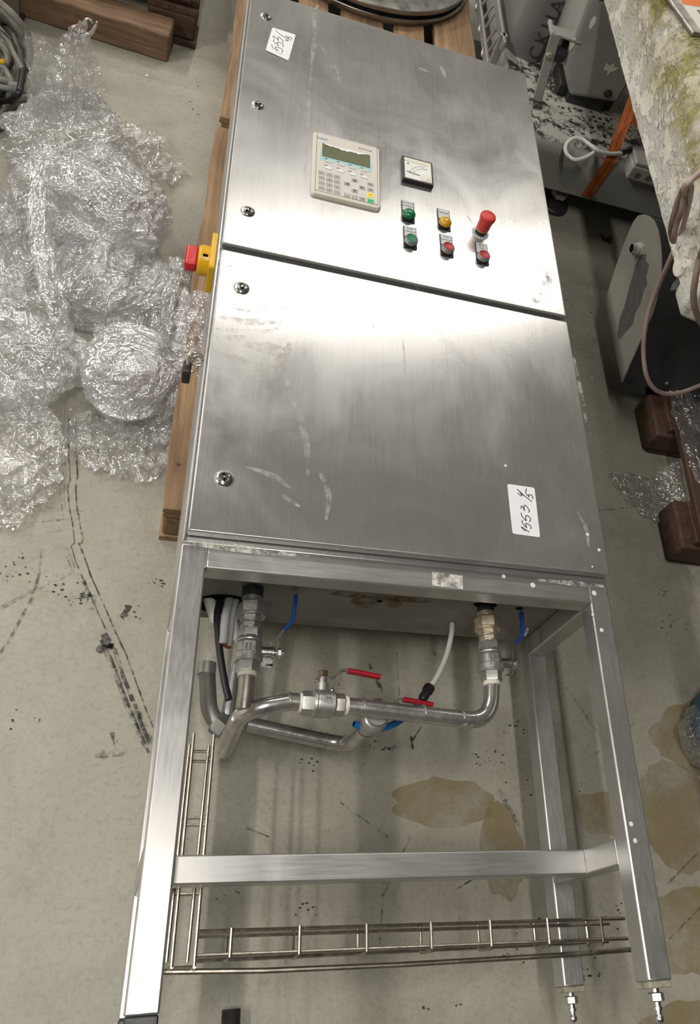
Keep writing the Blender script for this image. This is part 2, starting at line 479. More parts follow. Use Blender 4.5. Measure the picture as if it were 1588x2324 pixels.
# crumpled film -------------------------------------------------------------
def tri(x): return 2 * np.abs(x - np.floor(x + .5)) * 2 - 1
def crumple(P, seed, amp, freq, octaves=4, sq=None):
    """fold the points along random creases; sq = (direction, factor) draws the creases out along a direction"""
    g = np.random.default_rng(seed); P = P.copy(); A = amp; Fq = freq
    SQ = np.eye(3)
    if sq:
        a = np.array(sq[0], float); a /= np.linalg.norm(a); SQ = np.eye(3) - (1 - sq[1]) * np.outer(a, a)
    for o in range(octaves):
        D = np.zeros_like(P)
        for i in range(7):
            k = g.normal(size=3); k /= np.linalg.norm(k)
            d = g.normal(size=3); d /= np.linalg.norm(d)
            D += np.outer(tri((P @ SQ) @ k * Fq * g.uniform(.6, 1.5) + g.uniform(0, 9)), d)
        P = P + D * A / 2.6
        A *= .52; Fq *= 2.05
    return P
def np_obj(name, P, quads, mat, parent=None, **k):
    me = bpy.data.meshes.new(name); ctr = P.mean(0)
    me.from_pydata((P - ctr).tolist(), [], quads.tolist()); me.update()
    finish(me, M[mat], True, 60)
    o = bpy.data.objects.new(name, me); COL.objects.link(o)
    base = np.array(world_loc(parent)) if parent else 0
    o.location = ctr - base
    if parent: o.parent = parent
    return tag(o, **k)
def grid_quads(nu, nv, wrap_u=False):
    q = []
    for i in range(nv - 1):
        for j in range(nu if wrap_u else nu - 1):
            a = i * nu + j; b = i * nu + (j + 1) % nu
            q.append((a, b, b + nu, a + nu))
    return np.array(q)
def wad(ctr, rad, seed, amp=.035, freq=9, nu=150, nv=84, rot=0.0, floor=.004, octaves=4, sq=None):
    th = np.linspace(0, 2 * np.pi, nu, endpoint=False); ph = np.linspace(.03, np.pi - .03, nv)
    T, Pp = np.meshgrid(th, ph)
    X = np.stack([np.sin(Pp) * np.cos(T), np.sin(Pp) * np.sin(T), np.cos(Pp)], -1).reshape(-1, 3) * np.array(rad)
    c, s_ = math.cos(rot), math.sin(rot)
    X = X @ np.array([[c, s_, 0], [-s_, c, 0], [0, 0, 1]]) + np.array(ctr)
    X = crumple(X, seed, amp, freq, octaves, sq)
    X[:, 2] = np.where(X[:, 2] < floor, floor + (floor - X[:, 2]) * .06, X[:, 2])
    return X, grid_quads(nu, nv, True)
def strip(pts, widths, seed, amp=.02, freq=14, nu=46, per=14, up=(0, 0, 1), floor=.004, octaves=3, puff=0.0, pleat=0.0):
    C = smooth_path(pts, per); n = len(C)
    wi = np.interp(np.linspace(0, 1, n), np.linspace(0, 1, len(widths)), widths)
    rows = []
    for i, p in enumerate(C):
        d = (C[min(i + 1, n - 1)] - C[max(i - 1, 0)]).normalized()
        sd = d.cross(V(up)).normalized(); uu = sd.cross(d)
        rows.append([list(p + sd * (a * wi[i] / 2) + uu * (puff * (1 - a * a) * wi[i] + pleat * wi[i] * (math.sin(a * 9 + .35 * i / per) + .6 * math.sin(a * 21 + 1.3)))) for a in np.linspace(-1, 1, nu)])
    X = crumple(np.array(rows).reshape(-1, 3), seed, amp, freq, octaves)
    X[:, 2] = np.where(X[:, 2] < floor, floor + (floor - X[:, 2]) * .06, X[:, 2])
    return X, grid_quads(nu, n)

# ================================================================== FLOOR (setting)
fl = MB().add([(-6, -4, 0), (6, -4, 0), (6, 7.9, 0), (-6, 7.9, 0)], [(0, 1, 2, 3)])
floor = obj('floor', fl, 'floor', kind='structure', smooth=False, fixn=False)
M['dimmed_wall'] = plain('dimmed_hall_wall', (.16, .15, .14), .7, 0, .3, 2)  # unseen walls coloured dark to cut the light on the right
M['wall'] = plain('pale_hall_wall', (.72, .72, .70), .7, 0, .08, 2)
M['ceiling'] = plain('hall_ceiling', (.34, .34, .34), .8, 0, .1, 2)
for nm, a, b_ in (('wall_back', (-6, 7.8, 0), (6, 7.95, 4.3)), ('wall_front', (-6, -4.15, 0), (6, -4, 4.3)), ('wall_left', (-6, -4, 0), (-5.85, 7.8, 4.3)), ('wall_right', (5.85, -4, 0), (6, 7.8, 4.3))):
    obj(nm, MB().box(a, b_), 'dimmed_wall' if nm in ('wall_right', 'wall_front') else 'wall', kind='structure', smooth=False)
obj('ceiling', MB().box((-6, -4.15, 4.3), (6, 7.95, 4.4)), 'ceiling', kind='structure', smooth=False)

# ================================================================== CABINET
ZF = 0.485            # front face of the doors (the cabinet lies on its back, doors up)
ZB = ZF - 0.0211      # front of the body and of the tube frame
T = 0.04              # square tube
W = 0.756
cab = thing('control_cabinet', (0.378, 0.45, 0.144),
            'stainless steel control cabinet on square tube legs lying on its back on a wooden pallet', 'cabinet')
# body shell: open-front tray with a folded rim
b = MB(); b.box((0, -.012, .165), (W, 1.532, ZB))
obj('body', b, 'door', cab, bevel=.004)
b = MB()
for x in (.12, .62):
    b.box((x, 0.0, .1445), (x + .04, 1.50, .1655))
obj('mounting_rail', b, 'tube', cab)
rim = MB().box((.0015, -.009, ZB - .002), (.0052, 1.529, ZB + .0045))
obj('rim', rim, 'door', cab, bevel=.001)
obj('seal', MB().box((.012, .006, ZB - .001), (W - .012, 1.515, ZB + .006)), 'rubber', cab)

def door(y0, y1):
    x0, x1 = .0064, .7532
    prof = [(ZB + .004, 0), (ZF - .0035, 0), (ZF - .001, .0012), (ZF, .0042)]
    mb = MB()
    rings = []
    for z, i in prof:
        rings.append([V((x, y, z)) for x, y in rrect(x0 + i, x1 - i, y0 + i, y1 - i, .003, 3)])
    mb.rings(rings)
    return mb
Y1 = .6158; Y2 = Y1 + .0144; Y3 = Y2 + .8965
obj('lower_door', door(0, Y1), 'door', cab, angle=25)
obj('upper_door', door(Y2, Y3), 'door', cab, angle=25)

def lock(px, py, r, ang):
    c = at(px, py, ZF)
    mb = MB().lathe(c, (0, 0, 1), [(0, r), (.0012, r), (.0032, r * .86), (.0046, r * .62), (.0050, r * .52), (.0036, r * .47), (.0030, r * .1)], 32)
    o = obj('lock', mb, 'chrome', cab, angle=50)
    obj('lock_core', MB().lathe(c, (0, 0, 1), [(.002, r * .33), (.0045, r * .33), (.0048, r * .28)], 20), 'dark_steel', o)
    ca, sa = math.cos(ang), math.sin(ang)
    k = MB(); d = V((ca, sa, 0)); s = V((-sa, ca, 0)); z = V((0, 0, .0049))
    k.prism([c + z + d * (r * .46) + s * (r * .11), c + z - d * (r * .46) + s * (r * .11), c + z - d * (r * .46) - s * (r * .11), c + z + d * (r * .46) - s * (r * .11)], (0, 0, .0005))
    obj('keyway', k, 'hole', o)
    obj('lock_pin', MB().cyl(c + V((0, 0, .004)), c + V((0, 0, .0064)), r * .13, 12), 'bright', o)
lock(604, 38, .0145, 1.9); lock(585, 239, .0145, .4); lock(562, 480, .0145, .9); lock(548, 654, .0150, 1.9); lock(508, 1086, .0155, 1.75)

# --- tube frame
def tubebox(name, a, b, mat='tube', lab=None):
    return obj(name, MB().box(a, b), mat, cab, lab, bevel=.0028, seg=2)
tubebox('leg', (0, -.641, ZB - T), (T, -.0125, ZB))
tubebox('leg', (W - T, -.6445, ZB - T), (W, -.0125, ZB))
tubebox('leg', (0, -.6445, .1463), (T, -.0125, .1863))
tubebox('leg', (W - T, -.6445, .1463), (W, -.0125, .1863))
tubebox('top_bar', (T, -.052, ZB - T), (W - T, -.0125, ZB - .0004), 'tube_x')
for x in (0, W - T):
    tubebox('side_bar', (x + .0004, -.052, .1863), (x + T - .0004, -.0125, ZB - T), 'tube_x')
    tubebox('lower_side_bar', (x + .0004, -.484, .1863), (x + T - .0004, -.444, ZB - T), 'tube_x')
tubebox('cross_bar', (T, -.484, .2765), (W - T + .002, -.444, .3165), 'tube_x')
# weld beads
for x in (T, W - T):
    w = MB(); 
    for k in range(12):
        w.sphere((x + random.uniform(-.0006, .0006), -.052 + .0395 * (k + .5) / 12, ZB - .0006), .0016, 8, 5)
    obj('weld_seam', w, 'pipe_dull', cab)
w = MB()
for k in range(12): w.sphere((W - T + .001, -.484 + .04 * (k + .5) / 12, .3165), .0016, 8, 5)
obj('weld_seam', w, 'pipe_dull', cab)
# leg ends
obj('end_cap', MB().box((.0006, -.652, ZB - T + .0006), (T - .0006, -.641, ZB - .0006)), 'black', cab, 'black plastic end cap', bevel=.002)
obj('end_cap', MB().box((.0006, -.655, .147), (T - .0006, -.6445, .1857)), 'black', cab, 'black plastic end cap', bevel=.002)
M['dirty'] = plain('dirty_end_plate', (.36, .34, .26), .6, 0, .6, 60)
for zc in (ZB - T / 2, .1663):
    x = W - T / 2
    obj('end_plate', MB().box((W - T + .001, -.6535, zc - .019), (W - .001, -.6445, zc + .019)), 'dirty', cab, bevel=.0015)
    st = obj('levelling_stud', MB().lathe((x, -.652, zc), (0, -1, 0), [(0, .0062), (.006, .0062), (.006, .0055), (.024, .0055), (.0245, .0072), (.029, .0072), (.0295, .0046), (.033, .0046)]
             + [(.0385 - .0068 * math.cos(a) + .001, .0070 * math.sin(a)) for a in np.linspace(.75, 3.05, 10)], 20), 'bright', cab, 'bright ball-ended levelling stud', angle=60)
    obj('nut', MB().hexn((x, -.6585, zc), (x, -.6705, zc), .0118, .45), 'bright', st)

# --- stickers with hand-written numbers
def strokes(parent, O, sc, lines, z, r):
    mb = MB()
    for ln in lines:
        pts = [at(O[0] + a * sc, O[1] + b_ * sc, z) for a, b_ in ln]
        pts = smooth_path(pts, 5) if len(pts) > 2 else pts
        mb.sweep(pts, [(-r, -.00005), (r, -.00005), (r, .0001), (-r, .0001)], (0, 0, 1))
    obj('handwriting', mb, 'ink', parent, smooth=False)
def sticker(O, sc, quad, curl=None):
    q = [at(O[0] + a * sc, O[1] + c * sc, ZF) for a, c in quad]     # TL TR BR BL
    n = 14; vs = []; fs = []
    for i in range(n + 1):
        for j in range(n + 1):
            u, v = i / n, j / n
            p = q[0] * (1 - u) * (1 - v) + q[1] * u * (1 - v) + q[2] * u * v + q[3] * (1 - u) * v
            cr = min(u, 1 - u); cv = min(v, 1 - v)
            if cr < .04 and cv < .04: p = p + (sum(q, V((0, 0, 0))) / 4 - p) * .02
            h = .0003 + (curl(u, v) if curl else 0)
            vs.append((p.x, p.y, ZF + h))
    for i in range(n):
        for j in range(n):
            a = i * (n + 1) + j; fs.append((a, a + 1, a + n + 2, a + n + 1))
    o = obj('number_sticker', MB().add(vs, fs), 'white', cab, fixn=False)
    for p in o.data.polygons: p.flip()
    return o
S1, K1 = (590, 20), 110 / 1588
s1 = sticker(S1, K1, [(402, 615), (1165, 855), (925, 1712), (175, 1375)], lambda u, v: .004 * max(0, v - .75) ** 1.2 * (1 + (1 - u)) + .0025 * max(0, .2 - v))
s1['label'] = 'white sticker handwritten 1553 4/5, edge curling up'
strokes(s1, S1, K1, [
    [(393, 1330), (470, 1390), (590, 1500)], [(480, 1385), (600, 1440), (735, 1505)],
    [(380, 1165), (400, 1240), (480, 1320), (585, 1375)], [(585, 1375), (500, 1250), (600, 1260), (700, 1310), (740, 1370), (712, 1425)],
    [(440, 1005), (455, 1075), (530, 1140), (610, 1205)], [(610, 1205), (560, 1110), (600, 1090), (690, 1130), (760, 1190), (745, 1235)],
    [(460, 975), (425, 885), (520, 950), (605, 1040)], [(605, 1040), (575, 950), (620, 935), (700, 990), (750, 1060), (745, 1115)],
    [(500, 690), (600, 790), (760, 900), (1015, 1030)],
    [(820, 1010), (880, 1050), (900, 1020)], [(850, 1000), (945, 1060)],
    [(855, 860), (875, 920), (950, 970)], [(940, 965), (920, 925), (990, 930), (1040, 965), (1025, 990)]], ZF + .0007, .0007)
S2, K2 = (1130, 1080), 120 / 1588
s2 = sticker(S2, K2, [(270, 240), (1090, 358), (1262, 1850), (430, 1735)])
s2['label'] = 'white sticker handwritten 1553 4/5, lying flat'
strokes(s2, S2, K2, [
    [(690, 1525), (810, 1600), (938, 1692)], [(695, 1530), (770, 1620), (830, 1650)],
    [(720, 1330), (740, 1430), (860, 1565)], [(860, 1565), (825, 1450), (850, 1430), (930, 1465), (990, 1540), (972, 1592)],
    [(692, 1105), (712, 1205), (840, 1355)], [(840, 1355), (825, 1220), (860, 1195), (940, 1235), (975, 1300), (940, 1385)],
    [(680, 980), (705, 895), (760, 970), (788, 1050)], [(788, 1050), (780, 920), (812, 880), (880, 945), (940, 1040), (910, 1098)],
    [(568, 392), (660, 480), (780, 590), (1020, 778)],
    [(588, 508), (680, 595), (705, 575), (640, 460)], [(640, 460), (700, 540), (790, 605)],
    [(852, 378), (832, 510), (935, 640)], [(935, 640), (915, 575), (950, 560), (1020, 600), (1045, 655), (1020, 685)]], ZF + .0005, .0008)

# --- operator panel
def zp(a, b_, z=ZF + .010): return at(690 + a * 190 / 1588, 290 + b_ * 190 / 1588, z)
PX0, PX1, PY0, PY1 = .1735, .3265, .8235, 1.029
pan = obj('operator_panel', plaque(PX0, PX1, PY0, PY1, ZF, ZF + .0095, .008, .0045), 'panel', cab, 'cream operator panel with grey keypad and green display')
zt = ZF + .0100
tl, br_ = zp(225, 140), zp(1385, 1520)
fx0, fx1, fy1, fy0 = PX0 + .0085, PX1 - .0075, PY1 - .006, PY0 + .010
obj('front_foil', plaque(fx0, fx1, fy0, fy1, ZF + .009, zt, .003), 'inlay', pan)
obj('foil_groove', MB().add([(fx0 - .0008, fy0 - .0008, zt - .0004), (fx1 + .0008, fy0 - .0008, zt - .0004), (fx1 + .0008, fy1 + .0008, zt - .0004), (fx0 - .0008, fy1 + .0008, zt - .0004)], [(0, 1, 2, 3)]), 'rubber', pan)
def rect(name, cx, cy, w, h, z, mat, parent, th=.0006, r=.0008):
    return obj(name, plaque(cx - w / 2, cx + w / 2, cy - h / 2, cy + h / 2, z, z + th, r, 0), mat, parent)
# teal band and display
a, c = zp(300, 470), zp(1280, 850)
sx0, sx1 = (zp(343, 290).x + zp(340, 540).x) / 2, (zp(1245, 525).x + zp(1252, 770).x) / 2
sy1, sy0 = (zp(343, 290).y + zp(1245, 525).y) / 2, (zp(340, 540).y + zp(1252, 770).y) / 2
bx0, bx1 = zp(302, 540).x, zp(1282, 780).x
by0 = (zp(302, 605).y + zp(1282, 850).y) / 2
rect('colour_band', (bx0 + bx1) / 2, (by0 + sy0 + .022) / 2, bx1 - bx0, sy0 + .022 - by0, zt, 'teal', pan, .0003)
rect('display', (sx0 + sx1) / 2, (sy0 + sy1) / 2, sx1 - sx0, sy1 - sy0, zt + .0001, 'lcd', pan, .0006)
# peeling protective foil along the display's upper edge
pf = MB(); n = 24; vs = []; fs = []
for i in range(n + 1):
    u = i / n; x = sx0 + .004 + (sx1 - sx0 - .012) * u
    d = .002 + .006 * math.sin(u * 3.1) + .0015 * math.sin(u * 17)
    vs += [(x, sy1 - .0005, zt + .0012), (x, sy1 - d, zt + .0010 + .0006 * math.sin(u * 23))]
for i in range(n): fs.append((2 * i, 2 * i + 1, 2 * i + 3, 2 * i + 2))
obj('foil_edge', pf.add(vs, fs), 'white', pan)
# logo plate and title
lc = zp(348, 203)
rect('logo_plate', lc.x, lc.y, .0225, .0058, zt, 'teal_d', pan, .0003, .0003)
obj('logo_lettering', text_mesh('SIEMENS', lc + V((0, 0, .0007)), (1, 0, 0), (0, 1, 0), .0052, .0001, bold=.00012), 'white', pan, smooth=False)
tc = zp(1160, 420)
obj('title_lettering', text_mesh('SIMATIC PANEL', (tc.x, tc.y, zt + .0003), (1, 0, 0), (0, 1, 0), .0046, .0001), 'dark_steel', pan, smooth=False)
# soft keys: black corner mark with a letter, wrinkled clear label
for r_, pts in enumerate(([(415, 592), (645, 650), (870, 710), (1095, 768)], [(412, 715), (642, 772), (870, 832), (1095, 890)])):
    for k, (x, y) in enumerate(pts):
        c = zp(x, y)
        mk = rect('soft_key', c.x + .0055, c.y - .0062, .0165, .0088, zt + .0003, 'inlay', pan, .0005)
        rect('key_mark', c.x, c.y, .0058, .0042, zt + .0004, 'black', pan, .0002, .0002)
        obj('key_lettering', text_mesh(('F%d' if r_ == 0 else 'K%d') % (k + 1), (c.x, c.y, zt + .0007), (1, 0, 0), (0, 1, 0), .0030, .0001), 'white', pan, smooth=False)
        vs = []; fs = []
        for i in range(7):
            for j in range(4):
                vs.append((c.x - .001 + i * .0022, c.y - .0030 - j * .0022, zt + .0010 + .0003 * math.sin(i * 2.1 + j * 1.7 + k)))
        for i in range(6):
            for j in range(3):
                a = i * 4 + j; fs.append((a, a + 4, a + 5, a + 1))
        obj('key_label', MB().add(vs, fs), 'white' if r_ else 'inlay', pan, smooth=False)
KW, KH = .0138, .0112
def key(c, mat, txt, tm='dark_steel', size=.0042, w=KW, h=KH):
    k = rect('key', c.x, c.y, w, h, zt, mat, pan, .0005)
    if txt:
        obj('key_lettering', text_mesh(txt, (c.x, c.y, zt + .0007), (1, 0, 0), (0, 1, 0), size, .0001), tm, pan, smooth=False)
g0, g1, g2 = zp(332, 855), zp(622, 935), zp(330, 1145)
for i in range(3):
    for j in range(4):
        c = g0 + (g1 - g0) * (i / 2) + (g2 - g0) * (j / 3)
        key(c, 'key', ['789', '456', '123', '-0.'][j][i], 'dark_steel')
for (x, y), d in (((955, 1000), (0, 1)), ((813, 1067), (-1, 0)), ((1100, 1140), (1, 0)), ((957, 1202), (0, -1))):
    c = zp(x, y); key(c, 'key', None)
    dx, dy = d; s = .0034
    t3 = [(c.x + dx * s, c.y + dy * s), (c.x - dx * s - dy * s, c.y - dy * s + dx * s), (c.x - dx * s + dy * s, c.y - dy * s - dx * s)]
    obj('arrow_mark', MB().prism([(x_, y_, zt + .0006) for x_, y_ in t3], (0, 0, .0002)), 'dark_steel', pan, smooth=False)
for (x, y), tx, m_, tm in (((813, 1282), 'SHIFT', 'key', 'white'), ((958, 1318), 'INS\nDEL', 'key', 'white'), ((1103, 1355), 'TAB', 'key', 'dark_steel'),
                       ((1255, 1077), 'HELP', 'key', 'dark_steel'), ((1255, 1180), 'ESC', 'key', 'dark_steel'), ((1256, 1280), 'ACK', 'yellow_key', 'dark_steel'), ((1262, 1392), 'ENTER', 'green_key', 'ink')):
    big = m_ != 'key'
    key(zp(x, y), m_, tx, tm, .0034 if '\n' in tx or tx in ('SHIFT', 'ENTER') else .0042, KW + (.0014 if big else 0), KH + (.0014 if big else 0))

# --- ammeter
AX0, AX1, AY0, AY1 = .3785, .4525, .9405, 1.0205
am = obj('ammeter', MB().box((AX0, AY0, ZF), (AX1, AY1, ZF + .012)), 'black', cab, 'square black ammeter with white dial', bevel=.0015)
zd = ZF + .0121
dx0, dx1, dy0, dy1 = AX0 + .0052, AX1 - .0045, AY0 + .0055, AY1 - .006
obj('dial', plaque(dx0, dx1, dy0, dy1, zd - .0002, zd + .0002, .0006), 'meter', am)
obj('dial_frame', MB().box((dx0, dy1 - .011, zd), (dx1, dy1, zd + .0012)).box((dx1 - .005, dy0, zd), (dx1, dy1 - .011, zd + .0012)), 'cream', am, bevel=.0004)
pv = V((dx1 - .0135, dy0 + .0125, zd))
obj('pivot_cover', plaque(dx1 - .029, dx1 - .001, dy0 + .001, dy0 + .022, zd, zd + .0016, .006, .0006), 'cream', am)
obj('zero_screw', MB().lathe(pv + V((.003, -.002, .001)), (0, 0, 1), [(0, .0052), (.0012, .0052), (.002, .0046), (.002, .001)], 20), 'cream', am)
obj('needle', MB().flat([V((dx0 + .004, dy0 + .0215, zd + .0009)), V((dx1 - .029, dy0 + .0165, zd + .0009))], .0016, .0003, (0, 0, 1)), 'dark_steel', am, smooth=False)
pc = V((dx1 - .012, dy0 + .010, 0))
tk = MB()
for k in range(9):
    a = math.radians(172 - k * 10.5); r0, r1 = .0385, .0420
    tk.flat([V((pc.x + r0 * math.cos(a), pc.y + r0 * math.sin(a), zd + .0004)), V((pc.x + r1 * math.cos(a), pc.y + r1 * math.sin(a), zd + .0004))], .0006, .0002, (0, 0, 1))
arcp = [V((pc.x + .0425 * math.cos(a), pc.y + .0425 * math.sin(a), zd + .0004)) for a in np.linspace(math.radians(172), math.radians(92), 24)]
tk.flat(arcp, .0003, .0002, (0, 0, 1))
obj('scale_marks', tk, 'dark_steel', am, smooth=False)
for tx, k in (('0', 0), ('20', 2), ('40', 4), ('60', 5.3), ('100 200', 7)):
    a = math.radians(172 - k * 10.5)
    obj('scale_lettering', text_mesh(tx, (pc.x + .0335 * math.cos(a), pc.y + .0335 * math.sin(a), zd + .0004), (1, 0, 0), (0, 1, 0), .0042, .0001), 'ink', am, smooth=False)
obj('unit_lettering', text_mesh('A', (dx0 + .0085, dy1 - .0185, zd + .0004), (1, 0, 0), (0, 1, 0), .0088, .0001, bold=.0002), 'ink', am, smooth=False)

# --- push buttons and lamps
def legend_holder(cx, cy, lines):
    h = obj('legend_holder', plaque(cx - .0148, cx + .0148, cy - .0165, cy + .0490, ZF, ZF + .0030, .0015, .0006), 'black', cab)
    obj('legend_plate', plaque(cx - .0128, cx + .0128, cy + .0170, cy + .0475, ZF + .0028, ZF + .0034, .0006), 'legend', h)
    for k, tx in enumerate(lines):
        obj('legend_lettering', text_mesh(tx, (cx, cy + .0415 - k * .0095 - (.005 if len(lines) == 1 else 0), ZF + .0036), (1, 0, 0), (0, 1, 0), .0052, .0001), 'ink', h, smooth=False)
    return h
def lamp(cx, cy, lens, lines, lab):
    legend_holder(cx, cy, lines)
    o = obj('indicator_lamp', MB().lathe((cx, cy, ZF + .003), (0, 0, 1), [(0, .0142), (.004, .0142)], 28), 'black', cab, lab)
    obj('lens', MB().lathe((cx, cy, ZF + .007), (0, 0, 1), [(0, .0142), (.0045, .0142), (.0062, .0132), (.0068, .0128), (.0092, .0108), (.0112, .0070), (.0120, .003)], 32), lens, o, angle=40)
def button(cx, cy, cap, lines, lab):
    legend_holder(cx, cy, lines)
    o = obj('push_button', MB().lathe((cx, cy, ZF + .003), (0, 0, 1), [(0, .0146), (.003, .0146), (.003, .0142)], 28), 'black', cab, lab)
    obj('bezel', MB().lathe((cx, cy, ZF + .006), (0, 0, 1), [(0, .0144), (.001, .0145), (.009, .0138), (.0105, .0126), (.0100, .0116), (.006, .0114)], 32), 'bezel', o, angle=40)
    obj('cap', MB().lathe((cx, cy, ZF + .008), (0, 0, 1), [(0, .0112), (.0072, .0112), (.0078, .0106), (.0070, .007), (.0067, .002)], 28), cap, o, angle=40)
def base_of(px, py, z): p = at(px, py, z); return p.x, p.y
lamp(*base_of(929.5, 483, ZF + .013), 'green', ['GOTOWA', 'DO PRACY'], 'green indicator lamp')
lamp(*base_of(1011.5, 501.5, ZF + .013), 'amber', ['GRZANIE'], 'amber indicator lamp')
button(*base_of(935, 541, ZF + .015), 'green_b', ['START', 'WIRÓWKI'], 'green push button in grey bezel')
button(*base_of(1018.5, 559.5, ZF + .015), 'red_b', ['STOP', 'WIRÓWKI'], 'red push button below the amber lamp')
button(*base_of(1099.5, 578, ZF + .015), 'red_b', ['BŁĄD', 'FAZ'], 'red push button below the red mushroom')
ex, ey = .5625, .8345
es = obj('emergency_stop', MB().lathe((ex, ey, ZF), (0, 0, 1), [(0, .0135), (.014, .0135), (.014, .0120)], 28), 'black', cab, 'red mushroom emergency stop button')
obj('legend_ring', MB().lathe((ex, ey, ZF), (0, 0, 1), [(0, .0205), (.0012, .0205), (.0016, .0200), (.0016, .0135)], 40), 'legend', es)
obj('collar', MB().lathe((ex, ey, ZF + .012), (0, 0, 1), [(0, .0138), (.0035, .0138)], 28), 'amber', es)
obj('mushroom', MB().lathe((ex, ey, ZF + .0155), (0, 0, 1), [(0, .0146), (.002, .0152), (.016, .0152), (.024, .0166), (.030, .0182), (.034, .0184), (.0372, .0172), (.0385, .0150), (.0392, .006), (.0393, .001)], 36), 'estop', es, angle=50)
for k, chh in enumerate('EMERGENCY STOP '):
    a = math.radians(170 + k * 24)
    if chh != ' ':
        p = V((ex + .0170 * math.cos(a), ey + .0170 * math.sin(a), ZF + .0018))
        obj('ring_lettering', text_mesh(chh, p, (-math.sin(a), math.cos(a), 0), (-math.cos(a), -math.sin(a), 0), .0052, .0001, bold=.0001), 'ink', es, smooth=False)

# --- main switch on the left side wall
sw = obj('main_switch', MB().prism([V((0, y, z)) for y, z in [(.60 + a_, .368 + b_) for a_, b_ in rrect(0, .098, 0, .078, .006)]], (-.011, 0, 0)), 'sw_yellow', cab, 'red and yellow rotary main switch', bevel=.0012)
swc = V((-.011, .650, .408))
obj('collar', MB().lathe(swc, (-1, 0, 0), [(0, .031), (.016, .031), (.020, .0285), (.022, .027)], 36), 'sw_yellow', sw)
obj('padlock_slot', MB().lathe(swc + V((-.004, -.013, .0285)), (-1, 0, 0), [(0, .0028), (.009, .0028)], 12), 'hole', sw)
hb = MB().prism([swc + V((-.022, a_, b_)) for a_, b_ in [(-.027, -.012), (.027, -.012), (.027, .012), (-.027, .012)]], (-.024, 0, 0))
obj('knob', hb, 'sw_red', sw, bevel=.005, seg=3)

# --- marks on the doors (wear that has its own shape)
def mark(pts, w, mat, z=ZF + .00035, name='wear_mark', jit=.0):
    P = smooth_path([at(x, y, z) for x, y in pts], 6)
    n = len(P); ww = [w * (.35 + .65 * math.sin(math.pi * (i + .5) / n)) for i in range(n)]
    return MB().ribbon(P, ww, jit)
sm = MB()
for ln, w in (([(490, 770), (560, 775), (640, 800), (655, 790)], .030), ([(480, 830), (560, 850), (620, 850), (655, 815)], .022), ([(500, 720), (560, 730), (640, 730)], .016), ([(480, 745), (540, 750), (600, 752), (630, 745)], .010), ([(485, 795), (560, 820), (610, 835), (650, 800), (660, 770)], .018),
              ([(500, 690), (560, 705), (610, 700)], .006), ([(590, 690), (625, 700), (640, 690)], .022), ([(705, 150), (715, 90), (712, 40), (722, 10)], .012), ([(690, 420), (700, 250), (712, 60)], .008),
              ([(915, 770), (918, 830), (920, 880)], .005), ([(815, 690), (840, 720), (852, 760)], .006), ([(720, 110), (760, 150), (770, 190)], .004), ([(690, 70), (740, 120), (760, 180)], .004),
              ([(950, 155), (985, 165)], .012), ([(1000, 150), (1010, 175)], .014), ([(560, 1060), (620, 1080), (660, 1110)], .010), ([(620, 1110), (680, 1150)], .008), ([(720, 1060), (745, 1120), (740, 1180)], .010),
              ([(640, 830), (690, 980), (700, 1080)], .012), ([(1310, 1160), (1330, 1200), (1335, 1240)], .008), ([(1300, 800), (1320, 900), (1330, 960)], .010)):
    q = mark(ln, w, 'smear'); sm.add(q.v, q.f)
obj('wiped_smears', sm, 'smear', cab, kind='stuff', smooth=False)
sm = MB()
for ln, w in (([(830, 530), (825, 560), (805, 598)], .005), ([(838, 532), (833, 570), (822, 602)], .004), ([(856, 530), (850, 570), (838, 612)], .006), ([(885, 530), (884, 560), (878, 590)], .003), ([(845, 535), (838, 575), (825, 600)], .003),
              ([(520, 570), (560, 590), (590, 625)], .004), ([(505, 600), (560, 600), (640, 620)], .022), ([(1200, 690), (1235, 660), (1250, 600)], .026), ([(1100, 650), (1180, 670), (1230, 690)], .016), ([(920, 650), (945, 668), (970, 690)], .014), ([(640, 640), (760, 655), (860, 680)], .010), ([(560, 575), (600, 610), (640, 640)], .004), ([(510, 610), (545, 590), (560, 575)], .003),
              ([(1225, 600), (1240, 620), (1245, 650)], .010), ([(1190, 560), (1230, 600)], .006), ([(1170, 640), (1220, 660), (1250, 690)], .006), ([(930, 640), (950, 660), (960, 690)], .010), ([(760, 620), (800, 640), (850, 640)], .004), ([(640, 590), (700, 610)], .003), ([(1060, 490), (1075, 510)], .004)):
    q = mark(ln, w, 'scrape'); sm.add(q.v, q.f)
obj('brown_scrapes', sm, 'scrape', cab, kind='stuff', smooth=False)
sm = MB()
for x, y, r in ((1147, 1057, .003), (1333, 1213, .0035), (1359, 1248, .0035), (1344, 1286, .002), (1110, 500, .0015), (640, 95, .001), (790, 95, .0012)):
    c = at(x, y, ZF + .0004); sm.lathe(c, (0, 0, 1), [(0, r), (.0004, r * .8)], 9)
for x, y, r in ((1209, 1328, .005), (1143, 1308, .004), (1348, 1346, .005), (1365, 1430, .004), (1345, 1395, .003)):
    c = at(x, y, ZB + .0002); sm.lathe(c, (0, 0, 1), [(0, r), (.0005, r * .7)], 9)
for x, y, r in ((1441, 1908, .004), (1432, 1870, .004)):
    c = at(x, y, ZB + .0002); sm.lathe(c, (0, 0, 1), [(0, r), (.0005, r * .7)], 7)
obj('paint_specks', sm, 'paper', cab, kind='stuff')
sm = MB()
q = MB().ribbon([at(x, y, ZB + .0006) for x, y in ((440, 1234), (500, 1238), (600, 1252), (700, 1262))], [.006, .016, .012, .003]); sm.add(q.v, q.f)
q = MB().ribbon([at(x, y, ZB + .0006) for x, y in ((1220, 1316), (1300, 1324), (1370, 1330))], [.004, .010, .006]); sm.add(q.v, q.f)
